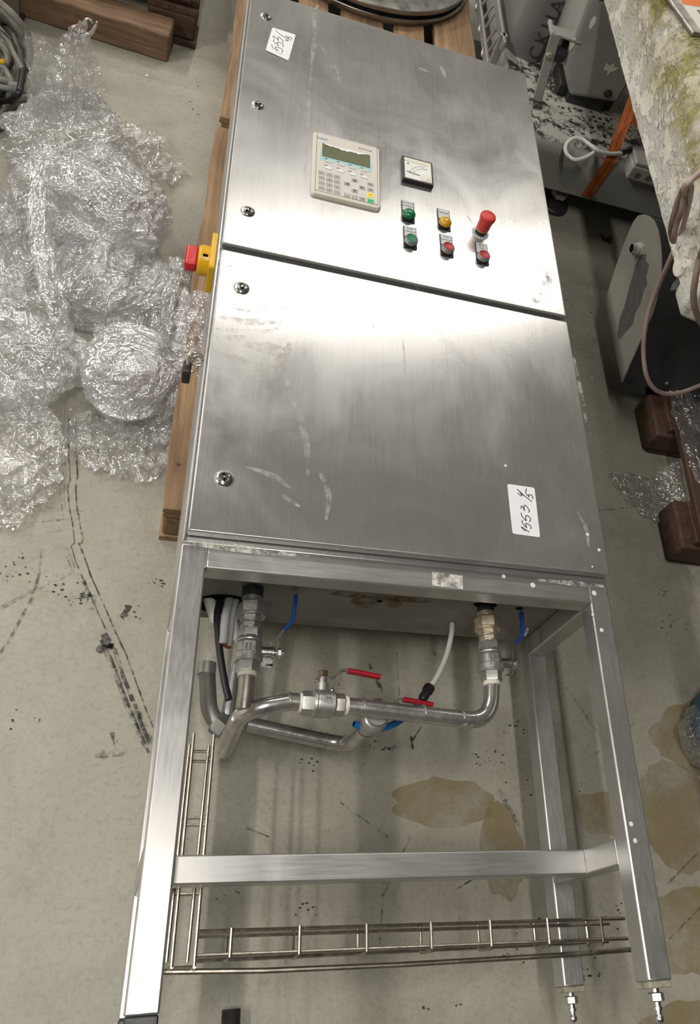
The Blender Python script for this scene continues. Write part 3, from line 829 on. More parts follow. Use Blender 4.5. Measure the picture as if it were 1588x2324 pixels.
q = MB().ribbon([at(x, y, ZB + .0006) for x, y in ((980, 1313), (1050, 1322))], [.026, .026]); sm.add(q.v, q.f)
obj('limescale', sm, 'limescale', cab, kind='stuff', smooth=False)

# ================================================================== PLUMBING AND CABLES UNDER THE CABINET (fixed to it)
ZP = .315
PR = .0145
# dark openings in the underside
yu = -.0125
def hole(c, rx, rz):
    n = 24
    return MB().rings([[V((c[0] + rx * math.cos(2 * math.pi * j / n), y, c[1] + rz * math.sin(2 * math.pi * j / n))) for j in range(n)] for y in (yu - .0003, yu - .0008)])
obj('underside', MB().box((.001, -.0128, .1662), (W - .001, -.0121, ZB - T)), 'plate', cab, 'dull stained underside plate')
for c, rx, rz in (((.092, .235), .050, .045), ((.565, .331), .024, .012), ((.534, .231), .006, .006), ((.364, .307), .0055, .0055), ((.637, .3285), .0075, .006), ((.02, .22), .02, .03)):
    obj('cable_hole', hole(c, rx, rz), 'hole', cab)
st = MB()
for c, rx, rz in (((.36, .300), .05, .03), ((.30, .325), .035, .012), ((.41, .325), .05, .012)):
    n = 24; st.rings([[V((c[0] + rx * math.cos(2 * math.pi * j / n), y, c[1] + rz * math.sin(2 * math.pi * j / n))) for j in range(n)] for y in (yu - .0004, yu - .0006)])
obj('rust_stains', st, 'ruststain', cab, kind='stuff', smooth=False)

def along_y(x, z, items, name, mat, parent, lab=None):
    mb = MB()
    for kind, y0, y1, r in items:
        if kind == 'h': mb.hexn((x, y0, z), (x, y1, z), r, .26)
        else: mb.cyl((x, y0, z), (x, y1, z), r, 24)
    return obj(name, mb, mat, parent, lab, angle=30)

def valve_y(x, z, off, old):
    """ball valve on a pipe running towards -y, lever stem towards +x; off shifts it along y"""
    cm = 'rusty' if old else 'cast'
    un = along_y(x, z, [('h', -.040 + off, -.064 + off, .0232)], 'union_nut', cm, cab)
    along_y(x, z, [('c', -.064 + off, -.0665 + off, .0245), ('c', -.030 + off, -.040 + off, .0172)], 'flange', cm, un)
    along_y(x, z, [('h', -.066 + off, -.076 + off, .0180), ('c', -.076 + off, -.0785 + off, .0178), ('h', -.0785 + off, -.088 + off, .0176), ('c', -.088 + off, -.0905 + off, .0182)], 'hex_nipple', cm, un)
    mb = MB().hexn((x, -.090 + off, z), (x, -.108 + off, z), .0205, .0, .04)
    mb.lathe((x, -.104 + off, z), (0, -1, 0), [(0, .0195), (.006, .0212), (.008, .0205), (.011, .0212), (.014, .0225), (.028, .0225), (.030, .0243), (.040, .0245), (.0435, .0225), (.045, .019)], 32)
    mb.hexn((x, -.146 + off, z), (x, -.165 + off, z), .0205, .3, .05)
    va = obj('ball_valve', mb, 'cast', cab, 'ball valve with blue lever handle', angle=30)
    yc = -.128 + off
    obj('valve_plate', MB().box((x - .011, yc - .013, z + .0205), (x + .009, yc + .012, z + .0232)), 'cast', va, bevel=.001)
    for k, tx in enumerate(('1/2', 'DN20', 'PN63')):
        obj('cast_lettering', text_mesh(tx, (x + .006 - k * .0065, yc, z + .0233), (0, -1, 0), (1, 0, 0), .0058, .0006), 'dark_steel' if not old else 'bright', va, smooth=False)
    obj('stem', MB().lathe((x + .018, yc, z), (1, 0, 0), [(0, .0095), (.019, .0095), (.020, .0110), (.023, .0110), (.024, .0062), (.036, .0062), (.037, .0045), (.040, .0045)], 20), 'bright', va)
    obj('stem_nut', MB().hexn((x + .0475, yc, z), (x + .0545, yc, z), .0088, .2), 'bright', va)
    L = [V((x + .030, yc - .022, z)), V((x + .041, yc - .021, z)), V((x + .0455, yc - .012, z)), V((x + .0455, yc + .026, z)), V((x + .060, yc + .045, z))]
    obj('lever', MB().flat(L, .012, .0022, V((1, .2, 0))), 'bright', va, bevel=.0006)
    obj('stop_tab', MB().box((x + .034, yc + .011, z - .003), (x + .037, yc + .018, z + .003)), 'bright', va)
    return va, V((x + .060, yc + .045, z))
va, tip = valve_y(.132, ZP, 0, False)
def grip(parent, pts, mat, w=.0125, th=.0062):
    prof = [(a, b_) for a, b_ in rrect(-w / 2, w / 2, -th / 2, th / 2, th * .48, 4)]
    return obj('handle_grip', MB().sweep(pts, prof, V((1, .2, 0)) if mat == 'grip_blue' else V((0, 0, 1))), mat, parent, angle=50)
g = [tip + V((-.003, -.004, 0)), tip + V((.008, .011, 0)), tip + V((.0125, .022, 0)), tip + V((.014, .040, 0)), tip + V((.015, .058, 0)), tip + V((.015, .064, 0))]
grip(va, smooth_path(g, 4), 'grip_blue')
va2, tip2 = valve_y(.570, ZP + .004, .006, True)
g = [tip2 + V((-.003, -.004, 0)), tip2 + V((.0105, .013, 0)), tip2 + V((.014, .026, 0)), tip2 + V((.0145, .053, 0)), tip2 + V((.0146, .060, 0))]
gb = grip(va2, smooth_path(g, 4), 'grip_blue')
gp = tip2 + V((.0155, .018, .004))
obj('grip_lettering', text_mesh('INOX', gp + V((.003, 0, .0032)), (.45, .85, 0), (-.85, .45, 0), .0075, .0001), 'legend', va2, smooth=False)
along_y(.132, ZP, [('c', -.0128, -.031, .0185)], 'threaded_socket', 'dark_steel', cab)
along_y(.132, ZP, [('c', -.031, -.0335, .0178), ('h', -.0325, -.041, .0172)], 'socket_nut', 'cast', cab)
along_y(.570, ZP + .004, [('c', -.0128, -.037, .0165)], 'threaded_socket', 'dark_steel', cab)
for x, off, z in ((.132, 0, ZP), (.570, .006, ZP + .004)):
    along_y(x, z, [('c', -.164 + off, -.1665 + off, .0160), ('c', -.1662 + off, -.1688 + off, .0163), ('c', -.1685 + off, -.1725 + off, .0160)], 'thread_tape', 'ptfe', cab)

# welded stainless pipes
vt = V((.132, -.213, ZP))
p_left = arc_fillet((.132, -.172, ZP), (.131, -.236, ZP), (.128, -.238, .100), .030)
obj('pipe', MB().tube(arc_fillet((.207, -.2105, ZP), (.128, -.228, ZP - .002), (.127, -.240, .100), .046, 12), PR, 24), 'pipe', cab, 'elbow pipe with open lower end', angle=60)
obj('pipe_bore', MB().cyl((.127, -.2395, .101), (.127, -.2398, .0994), PR * .86, 20), 'hole', cab)
obj('pipe', MB().tube([(.132, -.170, ZP), (.132, -.19, ZP), (.131, -.225, ZP - .004)], PR * .93, 24), 'pipe_dull', cab, 'short stub pipe below the left valve', angle=60)
obj('pipe', MB().tube([(.205, -.2105, ZP), (.228, -.2107, ZP)], PR, 24), 'pipe', cab, angle=60)
def x_at(px, py): return at(px, py, ZP)
right = arc_fillet(x_at(768, 1600), x_at(1112, 1640), (.571, -.160, ZP + .004), .046, 12)
obj('pipe', MB().tube(right, PR, 24), 'pipe', cab, 'long horizontal pipe ending in an elbow', angle=60)
for px, py, d in ((655, 1591, (1, 0, 0)), (822, 1603, (1, -.02, 0)), (960, 1619, (1, -.04, 0)), (1047, 1629, (1, -.05, 0))):
    c = at(px, py, ZP); dv = V(d).normalized()
    obj('weld_seam', MB().lathe(c - dv * .0022, dv, [(0, PR * 1.0), (.0008, PR * 1.055), (.0022, PR * 1.03), (.0034, PR * 1.06), (.0044, PR)], 24), 'pipe_dull', cab)
obj('scale_crust', MB().sphere(at(1062, 1643, ZP + .006), .010, 12, 8, (1.5, .45, .5)), 'limescale', cab)
# valve in the horizontal run (red lever on top)
c2 = at(735, 1598, ZP); xd = V((1, -.015, 0)).normalized()
mb = MB().hexn(c2 - xd * .0385, c2 - xd * .018, .0205, .26, .05)
mb.lathe(c2 - xd * .021, xd, [(0, .0195), (.002, .0235), (.006, .0240), (.008, .0230), (.012, .0236), (.036, .0230), (.040, .019)], 32)
mb.hexn(c2 + xd * .018, c2 + xd * .034, .0192, .26, .05)
v3 = obj('ball_valve', mb, 'cast', cab, 'ball valve with red lever in the horizontal pipe', angle=30)
obj('cast_lettering', text_mesh('1000\nWOG', c2 + V((.001, .0, .0238)), xd, (0, 1, 0), .0068, .0008), 'bright', v3, smooth=False)
obj('plate_screw', MB().sphere(c2 + V((.012, .022, .006)), .0042, 10, 8), 'bright', v3)
for s_, wd_ in ((-.0405, .005), (.0365, .005)):
    mbt = MB()
    for k in range(3): mbt.cyl(c2 + xd * (s_ + .002 * k - .002), c2 + xd * (s_ + .002 * k + .0004), .0158 + .0006 * (k % 2), 22)
    obj('thread_tape', mbt, 'ptfe', v3)
sb = c2 + V((-.003, .019, 0))
obj('stem', MB().lathe(sb, (0, 1, 0), [(0, .0105), (.016, .0100), (.017, .0075), (.027, .0072)], 20), 'cast', v3)
obj('stem_nut', MB().hexn(sb + V((0, .0265, 0)), sb + V((0, .0375, 0)), .0100, .3), 'bronze', v3)
def redlever(parent, o, dx):
    L = [o + V((-.012, -.006, 0)), o + V((-.010, .002, 0)), o + V((.018, .004, 0)), o + V((.028, .014, 0)), o + V((.038, .018, 0)), o + V((.048, .017, 0))]
    L = [o + (p - o) * dx for p in L]
    obj('lever', MB().flat(smooth_path(L, 3), .012, .0024, V((0, 1, .0))), 'bright', parent, bevel=.0006)
    G = [o + V((x * dx, y * dx, 0)) for x, y in ((.043, .0172), (.060, .0155), (.09, .0110), (.098, .0098), (.101, .0093))]
    prof = rrect(-.0068, .0068, -.0042, .0042, .0040, 4)
    pr = MB().sweep(G, prof, V((.1, 1, 0)))
    obj('handle_grip', pr, 'grip_red', parent, angle=50)
    t_ = o + V((.024 * dx, .002 * dx, .004))
    obj('lock_tab', MB().flat([t_ + V((.008, .009, 0)) * dx, t_ + V((.004, -.006, 0)) * dx, t_ + V((.001, -.013, 0)) * dx], .004, .0015, (0, 0, 1)), 'bright', parent)
redlever(v3, sb + V((0, .0235, 0)), 1.0)
# drain leg under the horizontal pipe: valve, elbow, long lower pipe and union
P4 = at(862, 1618, ZP); P4 = V((P4.x, P4.y, ZP))
PL = .100
low = arc_fillet((P4.x, P4.y, ZP - .02), (P4.x - .001, P4.y, PL - .004), (.165, -.190, PL), .042, 12)
obj('pipe', MB().tube(low, PR * .98, 24), 'pipe', cab, 'lower pipe with elbow near the floor', angle=60)
v4m = MB().lathe((P4.x, P4.y, ZP - .014), (0, 0, -1), [(0, .0170), (.010, .0175), (.012, .0205), (.016, .021), (.020, .0235), (.044, .0235), (.049, .0205), (.052, .0195), (.064, .0190), (.066, .0165)], 32)
v4 = obj('ball_valve', v4m, 'cast', cab, 'drain valve with red lever below the horizontal pipe', angle=30)
for k in range(3):
    obj('thread_ridge', MB().cyl((P4.x, P4.y, ZP - .079 - .005 * k), (P4.x, P4.y, ZP - .081 - .005 * k), .0185, 24), 'bright', v4)
n4 = at(857, 1596, .268)
obj('stem', MB().lathe((n4.x, P4.y + .018, .268), (0, 1, 0), [(0, .0095), (n4.y - P4.y - .022, .0085)], 18), 'cast', v4)
obj('stem_nut', MB().hexn(n4 + V((0, -.004, 0)), n4 + V((0, .007, 0)), .0095, .2), 'bronze', v4)
redlever(v4, n4 + V((.006, -.008, 0)), .96)
for f_ in (.24,):
    c = V((P4.x, P4.y, PL - .003)).lerp(V((.165, -.190, PL)), f_); dv = (V((.165, -.190, PL)) - V((P4.x, P4.y, PL))).normalized()
    obj('weld_seam', MB().lathe(c - dv * .002, dv, [(0, PR), (.001, PR * 1.05), (.003, PR * 1.05), (.004, PR)], 24), 'pipe_dull', cab)
ud = V((-.75, .55, 0.0)).normalized(); uc = V((.116, -.196, PL + .008))
un = obj('union_nut', MB().hexn(uc - ud * .011, uc + ud * .013, .0225, .5, .06), 'plate', cab, 'large dull union nut at the lower left')
obj('union_tail', MB().cyl(uc - ud * .040, uc - ud * .008, .0165, 24), 'cast', un)
bp = arc_fillet(uc + ud * .010, uc + ud * .028 + V((0, .004, 0)), V((.082, -.085, PL)), .022, 8)
obj('pipe', MB().tube(bp, .0150, 22), 'plate', cab, 'short bent dull pipe with open end', angle=60)
obj('pipe_ferrule', MB().tube([(.0822, -.100, PL), (.082, -.078, PL)], .0172, 24), 'cast', cab)
obj('pipe_bore', MB().cyl((.082, -.0785, PL), (.082, -.0775, PL), .0145, 20), 'hole', cab)
obj('drain_pipe', MB().tube([(.143, .01, .125), (.139, -.03, .120), (.127, -.165, .112), (.126, -.178, .110)], .0112, 20), 'pvc', cab, 'straight grey pipe behind the left valve')

# cables and hoses from the big opening
def cable(name, pts, r, mat, lab=None, n=14):
    return obj(name, MB().tube(smooth_path(pts, 8), r, n), mat, cab, lab, angle=60)
cable('cable', [(.085, -.0, .250), at(493, 1390, .262), at(494, 1430, .268), at(500, 1490, .27), at(510, 1550, .272), at(519, 1588, .275)], .0062, 'black', 'black cable hanging down')
g1 = cable('cable', [(.100, 0, .258), at(512, 1400, .272), at(508, 1440, .272), at(506, 1462, .272)], .0078, 'cable_grey', 'grey cable with cut end')
obj('cut_end', MB().cyl(at(506, 1462, .272), at(505, 1464.5, .272), .0074, 14), 'copper', g1)
g2 = cable('cable', [(.112, 0, .256), at(526, 1400, .264), at(522, 1440, .264), at(518, 1468, .264)], .0062, 'cable_grey', 'grey cable, longer cut end')
obj('cut_end', MB().cyl(at(518, 1468, .264), at(517.6, 1470, .264), .0058, 14), 'copper', g2)
def conduit(pts, r, lab):
    P = smooth_path(pts, 40); rad = [r * (1.0 if (i % 8) < 6 else .86) for i in range(len(P))]
    return obj('conduit', MB().tube(P, r, 16, rad), 'conduit', cab, lab, angle=25)
conduit([(.06, 0, .25), at(478, 1372, .25), at(486, 1395, .25), at(492, 1408, .245)], .0105, 'short corrugated white conduit at the left')
conduit([(.118, 0, .215), at(536, 1428, .215), at(548, 1452, .215), at(585, 1494, .195), at(616, 1507, .19)], .0110, 'corrugated white conduit behind the left valve')

# milky tube, coupling and blue hose
t_ = [(.534, -.010, .231), at(1024, 1440, .236), at(1012, 1490, .242), at(992, 1535, .245), at(975, 1560, .245)]
cable('drain_tube', t_, .0052, 'hose_clear', 'milky thin tube')
cp = obj('coupling', MB().lathe(at(977, 1556, .245), at(950, 1600, .245) - at(977, 1556, .245), [(0, .008), (.003, .0105), (.014, .0108), (.016, .0088), (.028, .0092), (.034, .0075)], 20), 'black', cab, 'black push-in coupling')
cable('hose', [at(956, 1592, .245), at(935, 1612, .24), at(900, 1640, .235), at(865, 1653, .24), at(830, 1652, .25), at(803, 1643, .26)], .0062, 'hose_blue', 'blue air hose')
obj('hose_bore', MB().cyl(at(803.5, 1643.2, .26), at(801.5, 1642.6, .26), .0042, 14), 'hole', cab)

# --- wire tray (cable guide) welded between the legs
tray = obj('wire_tray', MB().tube([at(370, 2206, .20), at(600, 2203, .205), at(900, 2190, .205), at(1200, 2172, .205), at(1330, 2164, .205), at(1432, 2155, .207)], .0042, 10), 'wire', cab, 'stainless wire cable tray')
def wire(pts, r=.0026): return obj('wire', MB().tube(pts, r, 8), 'wire', tray)
ZT, ZL = .250, .200
wire([at(440, 1664, ZT), at(389, 2195, ZT)]); wire([at(485.5, 1667, ZT), at(441, 2193, ZT)])
wire([at(430, 1690, ZL), at(378, 2184, ZL)]); wire([at(474, 1692, ZL), at(425, 2184, ZL)])
for py in (1688, 1711, 1842, 1859, 2020, 2191):
    a_, c_ = at(485 - (py - 1667) * .083, py, ZT), at(440 - (py - 1667) * .096, py, ZT)
    wire([(c_.x - .002, a_.y, ZL - .002), (a_.x + .002, a_.y, ZL - .002)])
for x_, y_ in ((.0, 1700), (.0, 2195)):
    for u_, k_ in ((485, .083), (440, .096)):
        p_ = at(u_ - (y_ - 1667) * k_, y_, ZT); wire([p_, (p_.x, p_.y, ZL)])
for a_, c_, z in (((448, 2114.5), (1417, 2084.5), ZT), ((447, 2169.5), (1424, 2130), ZT), ((447, 2126), (1382, 2096.5), ZL), ((447, 2181), (1380, 2137), ZL)):
    wire([at(*a_, z), at(*c_, z)], .0030)
for px, pt in ((504, 522), (655, 676), (803, 828), (946, 976), (1078, 1110), (1206, 1242), (1326, 1374)):
    for q_, zz in ((px, ZL), (pt, ZT)):
        pass
    f = (px - 447) / (1400 - 447); 
    yt1 = at(px + 8, 2114.5 - 30 * f, ZT).y; yt0 = at(px + 8, 2169.5 - 39.5 * f, ZT).y
    x_ = at(px + 10, 2140, ZL).x
    hoop = [V((x_, yt1 + .002, ZL - .0035)), V((x_, yt0 - .004, ZL - .0035)), V((x_, yt0 - .007, ZL + .001)), V((x_, yt0 - .007, ZT - .006)), V((x_, yt0 - .004, ZT + .002)), V((x_, yt1 + .002, ZT + .003))]
    h1 = [V((x_, yt1 + .004, ZL + .002))] ; 
    obj('hoop', MB().tube([V((x_, yt1 + .0035, ZT + .003)), V((x_, yt0 - .0035, ZT + .003)), V((x_, yt0 - .0062, ZT)), V((x_, yt0 - .0065, ZL)), V((x_, yt0 - .0035, ZL - .003)), V((x_, yt1 + .0035, ZL - .003))], .0028, 8), 'wire', tray)

# padlock hanging on the side catch
pd = thing('padlock', at(447, 825, .43), 'dark brown padlock with steel shackle hanging at the cabinet side', 'padlock')
pc_ = at(447, 832, .425); pc_.x = min(pc_.x, -.018)
ysh = pc_.y
body = MB()
for k in range(1): 
    body.prism([V((pc_.x, ysh + a_, .405 + b_)) for a_, b_ in [(-.018, -.012), (-.012, -.020), (.012, -.020), (.018, -.012), (.018, .010), (.010, .018), (-.010, .018), (-.018, .010)]], (-.015, 0, 0))
obj('lock_body', body, 'padlock', pd, bevel=.003)
obj('keyhole', MB().cyl((pc_.x - .0155, ysh - .012, .413), (pc_.x - .0148, ysh - .012, .413), .003, 12), 'hole', pd)
sh = [V((pc_.x - .0075, ysh + .000, .420)), V((pc_.x - .0075, ysh + .004, .440)), V((pc_.x - .005, ysh + .013, .447)), V((pc_.x + .002, ysh + .020, .440)), V((pc_.x + .003, ysh + .020, .420))]
obj('shackle', MB().tube(smooth_path(sh, 6), .0032, 12), 'bright', pd)
for dz in (0, .0075):
    rg = [V((-.010 + .011 * math.cos(a), ysh + .012 + .003 * math.sin(a) - dz, .436 + .010 * math.sin(a))) for a in np.linspace(0, 2 * math.pi, 17)]
    obj('catch_ring', MB().tube(rg, .0022, 8), 'bright', cab)

# ================================================================== PALLETS
def board(name, a, b, mat, parent, wob=.0, nails=0):
    """a plank with slightly uneven edges (long axis found by size)"""
    a, b = V(a), V(b); d = b - a
    ax = max((0, 1), key=lambda k: d[k]); n = 9; rings = []
    for i in range(n):
        t = i / (n - 1)
        j = [random.uniform(-wob, wob) for _ in range(4)]
        if ax == 1:
            y = a.y + d.y * t
            rings.append([V((a.x + j[0], y, a.z)), V((b.x + j[1], y, a.z)), V((b.x + j[1], y, b.z + j[3] * .3)), V((a.x + j[0], y, b.z + j[2] * .3))])
        else:
            x = a.x + d.x * t
            rings.append([V((x, b.y + j[0], a.z)), V((x, a.y + j[1], a.z)), V((x, a.y + j[1], b.z + j[2] * .3)), V((x, b.y + j[0], b.z + j[3] * .3))])
    return obj(name, MB().rings(rings), mat, parent, bevel=.0025, seg=1, angle=60)
def block(a, b, mat, parent):
    return obj('block', MB().box(a, b), mat, parent, bevel=.008, seg=2)
def pallet(x0, y0, label, ml='wood_y', mc='wood_x', mb_='wood_end', wob=.007, group=None):
    """1.2 m long (along y), 0.8 m wide"""
    t = thing('wooden_pallet', (x0 + .4, y0 + .6, 0), label, 'pallet', group)
    w = [.145, .10, .145, .10, .145]; gap = (.8 - sum(w)) / 4; x = x0
    for k in range(5):
        board('deck_board', (x, y0, .122), (x + w[k], y0 + 1.2, .144), ml, t, wob); x += w[k] + gap
    for yy in (y0, y0 + .5275, y0 + 1.055):
        board('stringer_board', (x0, yy, .100), (x0 + .8, yy + .145, .122), mc, t, wob * .5)
        for xx in (x0, x0 + .3275, x0 + .655):
            block((xx + .002, yy + .002, .022), (xx + .143, yy + .143, .0999), mb_, t)
    for xx in (x0, x0 + .35, x0 + .70):
        board('bottom_board', (xx, y0, 0.0), (xx + .10, y0 + 1.2, .0219), ml, t, wob * .4)
    return t
pa = pallet(-.033, .222, 'brown wooden pallet directly under the steel cabinet')
nl = at(405, 1055, .1445)
obj('nail_head', MB().lathe(nl, (0, 0, 1), [(0, .0042), (.001, .004)], 12), 'rust', pa)
pb = pallet(-.020, 1.465, 'wooden pallet behind the cabinet carrying the round steel cover')

# round steel cover on the rear pallet
dc = V((.3776, 2.545, .1445)); R0 = .398
rd = thing('round_steel_cover', dc, 'large round grey steel cover with flanged rim on the rear pallet', 'steel disc')
obj('flange', MB().lathe(dc, (0, 0, 1), [(0, R0 - .012), (.016, R0 - .012), (.018, R0), (.026, R0), (.028, R0 - .002), (.028, R0 - .05)], 96), 'disc', rd)
obj('gasket', MB().lathe(dc, (0, 0, 1), [(.027, R0 - .02), (.040, R0 - .02)], 96), 'rubber', rd)
obj('lid', MB().lathe(dc, (0, 0, 1), [(.038, R0 - .010), (.041, R0 - .007), (.052, R0 - .007), (.055, R0 - .010), (.060, R0 - .05), (.062, .02)], 96), 'disc', rd)

# dark pallet and loose timber at the back left
tp = thing('dark_pallet', (-.5, 2.1, 0), 'dark stained wooden pallet standing at the back left', 'pallet')
DY = 1.945; DX1 = -.128; DX0 = -1.33
for k in range(4):
    board('deck_board', (DX0, DY + .02 + k * .165, .122), (DX1, DY + .02 + k * .165 + (.145 if k else .12), .144), 'dwood_x', tp, .003)
for xx in (DX1 - .145, DX1 - .60, DX0):
    board('stringer_board', (xx, DY + .008, .100), (xx + .145, DY + .80, .122), 'dwood_y', tp, .002)
    for yy in (DY + .006, DY + .33, DY + .65):
        block((xx + .002, yy, .022), (xx + .143, yy + .143, .0999), 'dwood_x', tp)
for yy in (DY, DY + .33, DY + .69):
    board('bottom_board', (DX0, yy, 0), (DX1 + .004, yy + .10, .0219), 'dwood_x', tp, .002)
board('stacked_plank', (DX0, DY + .002, .1445), (DX1 - .02, DY + .095, .175), 'dwood_x', tp, .003)
tb = MB()
c0, c1, hh = V((-.196, 1.842, 0)), V((-.62, 1.872, 0)), .088
sd = V((.07, 1, 0)).normalized() * .098
rings = []
for k in range(12):
    t_ = k / 11; p = c0.lerp(c1, t_); w_ = [random.uniform(-.0025, .0025) for _ in range(4)]
    rings.append([p + V((0, w_[0], .0)), p + V((0, w_[0], hh + w_[1])), p + sd + V((0, w_[2], hh + w_[3])), p + sd + V((0, w_[2], 0))])
tag(obj('timber_beam', tb.rings(rings), 'timber', bevel=.006), 'squared brown timber beam lying on the floor before the dark pallet', 'timber')
pt = V((-.640, 1.875, 0))
post = thing('wooden_post', pt, 'upright dusty tan post standing among cables at the back left', 'post')
obj('post_shaft', MB().box((pt.x - .035, pt.y - .03, .012), (pt.x + .035, pt.y + .03, .95)), 'tan_post', post, bevel=.004)
obj('post_foot', MB().box((pt.x - .045, pt.y - .04, 0), (pt.x + .045, pt.y + .04, .012)), 'dark_steel', post)
db = thing('added_shade_base', (-1.3, 1.7, 0), 'added dark steel box that shades the back left behind the cable heap', 'machine')  # dark box put in to cast shade over the back left
obj('base_frame', MB().box((-1.75, 1.45, .06), (-.95, 1.92, .9)), 'dark_steel', db, bevel=.01)
obj('base_foot', MB().box((-1.70, 1.48, 0), (-1.60, 1.58, .06)).box((-1.08, 1.48, 0), (-.98, 1.58, .06)).box((-1.08, 1.80, 0), (-.98, 1.90, .06)), 'rubber', db)

# ================================================================== CABLE HEAP
def zc(x, y): return x * 120 / 930, y * 300 / 2324
def floor_cable(pts, r, mat, label, zs, ext=None):
    P = []
    for (x, y), z in zip(pts, np.interp(np.linspace(0, 1, len(pts)), np.linspace(0, 1, len(zs)), zs)):
        P.append(at(*zc(x, y), z))
    if ext: P = [V(e) for e in ext] + P
    o = obj('cable', MB().tube(smooth_path(P, 7), r, 12), mat, angle=60)
    return tag(o, label, 'cable', 'loose cables heaped at the left edge')
floor_cable([(-60, 20), (40, 90), (200, 230), (330, 380), (440, 520), (500, 700), (520, 900), (500, 1150)], .0100, 'cable_old', 'outermost thick grey cable arching along the heap', [.16, .15, .12, .08, .012])
floor_cable([(-60, 110), (0, 150), (150, 260), (280, 430), (380, 580), (440, 720), (470, 930), (460, 1200)], .0115, 'cable_old', 'thickest grey cable arching just inside the outermost one', [.15, .14, .11, .07, .013])
floor_cable([(-60, 240), (0, 290), (120, 380), (240, 520), (330, 700), (400, 900)], .0085, 'cable_old', 'grey cable fading into shadow under two thick arching cables', [.12, .1, .06, .02, .01])
floor_cable([(-60, 340), (0, 375), (130, 450), (260, 550), (340, 760)], .0070, 'cable_old', 'thin grey cable in shadow below the arching ones', [.09, .07, .04, .009])
floor_cable([(-60, 550), (0, 600), (150, 740), (250, 950), (390, 1210), (420, 1330)], .0065, 'cable_old', 'straight thin grey cable ending in a black sleeve', [.15, .14, .12, .10, .09])
floor_cable([(-60, 750), (0, 780), (80, 860), (130, 980), (110, 1130), (40, 1190)], .0090, 'cable_old', 'curled grey cable loop beside the yellow tag', [.06, .07, .07, .05, .03])
floor_cable([(110, 740), (190, 860), (215, 1010), (180, 1140), (110, 1230)], .0080, 'cable_old', 'second curled grey loop outside the one by the yellow tag', [.045, .05, .04, .02, .01])
floor_cable([(-60, 1480), (0, 1490), (150, 1520), (330, 1540), (440, 1560), (560, 1600)], .0130, 'cable_grey', 'thick pale cable lying level across the heap', [.085, .085, .08, .06, .02])
floor_cable([(410, 1210), (390, 1370), (345, 1600), (290, 1700), (180, 1770), (60, 1790), (-60, 1770)], .0085, 'black', 'black cable looping in front of the pale level cable', [.095, .10, .105, .09, .06, .04, .03])
floor_cable([(-50, 1390), (30, 1400), (125, 1435)], .0080, 'cable_old', 'grey cable with its cut end above the level cable', [.105, .105, .10])
floor_cable([(-40, 1120), (20, 1160), (90, 1230), (160, 1350), (210, 1460), (240, 1560)], .0085, 'cable_old', 'grey cable running down to the level cable', [.04, .05, .05, .05, .05, .012])
floor_cable([(-40, 1240), (30, 1330), (80, 1440), (90, 1560)], .0080, 'cable_old', 'grey cable at far left running down behind the level cable', [.04, .045, .04, .012])
floor_cable([(290, 1060), (330, 1180), (340, 1300), (325, 1450), (300, 1560)], .0070, 'cable_old', 'grey cable dropping beside the black sleeve', [.05, .05, .05, .04, .012])
floor_cable([(-20, 2120), (60, 1980), (140, 1830), (260, 1730), (430, 1690), (520, 1690)], .0080, 'cable_grey', 'upper one of three grey cables entering the plastic film', [.012, .02, .04, .055, .05, .03])
floor_cable([(90, 2080), (180, 1900), (300, 1790), (440, 1720), (520, 1720)], .0075, 'cable_old', 'middle one of three grey cables entering the plastic film', [.010, .02, .03, .035, .02])
floor_cable([(160, 2070), (260, 1920), (350, 1840), (450, 1790)], .0080, 'cable_old', 'lowest one of three grey cables entering the plastic film', [.010, .015, .02, .012])
sc_ = V((-.725, 1.50, 0)); sp_ = []  # dark coil added to fill in the darkness under the heap
for k in range(260):
    a = k * 2 * math.pi / 26; lay = k // 78; f = (k % 78) / 78
    r_ = (.05 + .16 * f) if lay % 2 == 0 else (.21 - .16 * f)
    sp_.append(sc_ + V((r_ * .9 * math.cos(a), r_ * 1.35 * math.sin(a), .012 + .017 * lay + .002 * math.sin(a * 3))))
tag(obj('cable', MB().tube(sp_, .0085, 8), 'cable_dark', angle=60), 'dark coiled cable added to darken the ground under the grey cable heap', 'cable', 'loose cables heaped at the left edge')
ty = at(*zc(45, 1085), .088)
obj('cable_tag', MB().sphere(ty, .0085, 12, 8, (1, 1, .8)), 'sw_yellow', None, 'small yellow plug lying among the grey cables', 'plug')

# ================================================================== OLD GREY MACHINE, BACK RIGHT
def dirty_paint():
    t = NT('dirty_machine_paint')
    p = t.pos()
    n = t.noise(p, 17, 8, .82, .0); f = t.noise(p, 90, 4, .7)
    base = t.ramp(t.noise(p, 5, 4), [(.3, (.24, .235, .215)), (.7, (.34, .335, .31))])
    nz = t.n.new('ShaderNodeSeparateXYZ'); t.link(t.geo.outputs['Normal'], nz.inputs[0])
    up = t.rng(nz.outputs['Z'], .75, .98, 0, 1)
    flake = t.mix(t.rng(n, .50, .56, 0, 1), (.42, .41, .37), (.03, .022, .016))
    c = t.mix(up, base, flake)
    c = t.mix(t.rng(f, .62, .75, 0, .35), c, (.10, .09, .08))
    t.set(Base_Color=c, Roughness=.6); t.bump(t.math('ADD', n, t.math('MULTIPLY', f, .4)), .5, .004)
    return t.m
M['dirty_paint'] = dirty_paint()
BX0, BX1, BZ0, BZ1, BY0, BY1 = .835, 1.80, .098, .262, 1.590, 2.55
mach = thing('old_machine_base', (1.3, 2.0, 0), 'old grey painted machine base with dirty top behind the cabinet', 'machine')
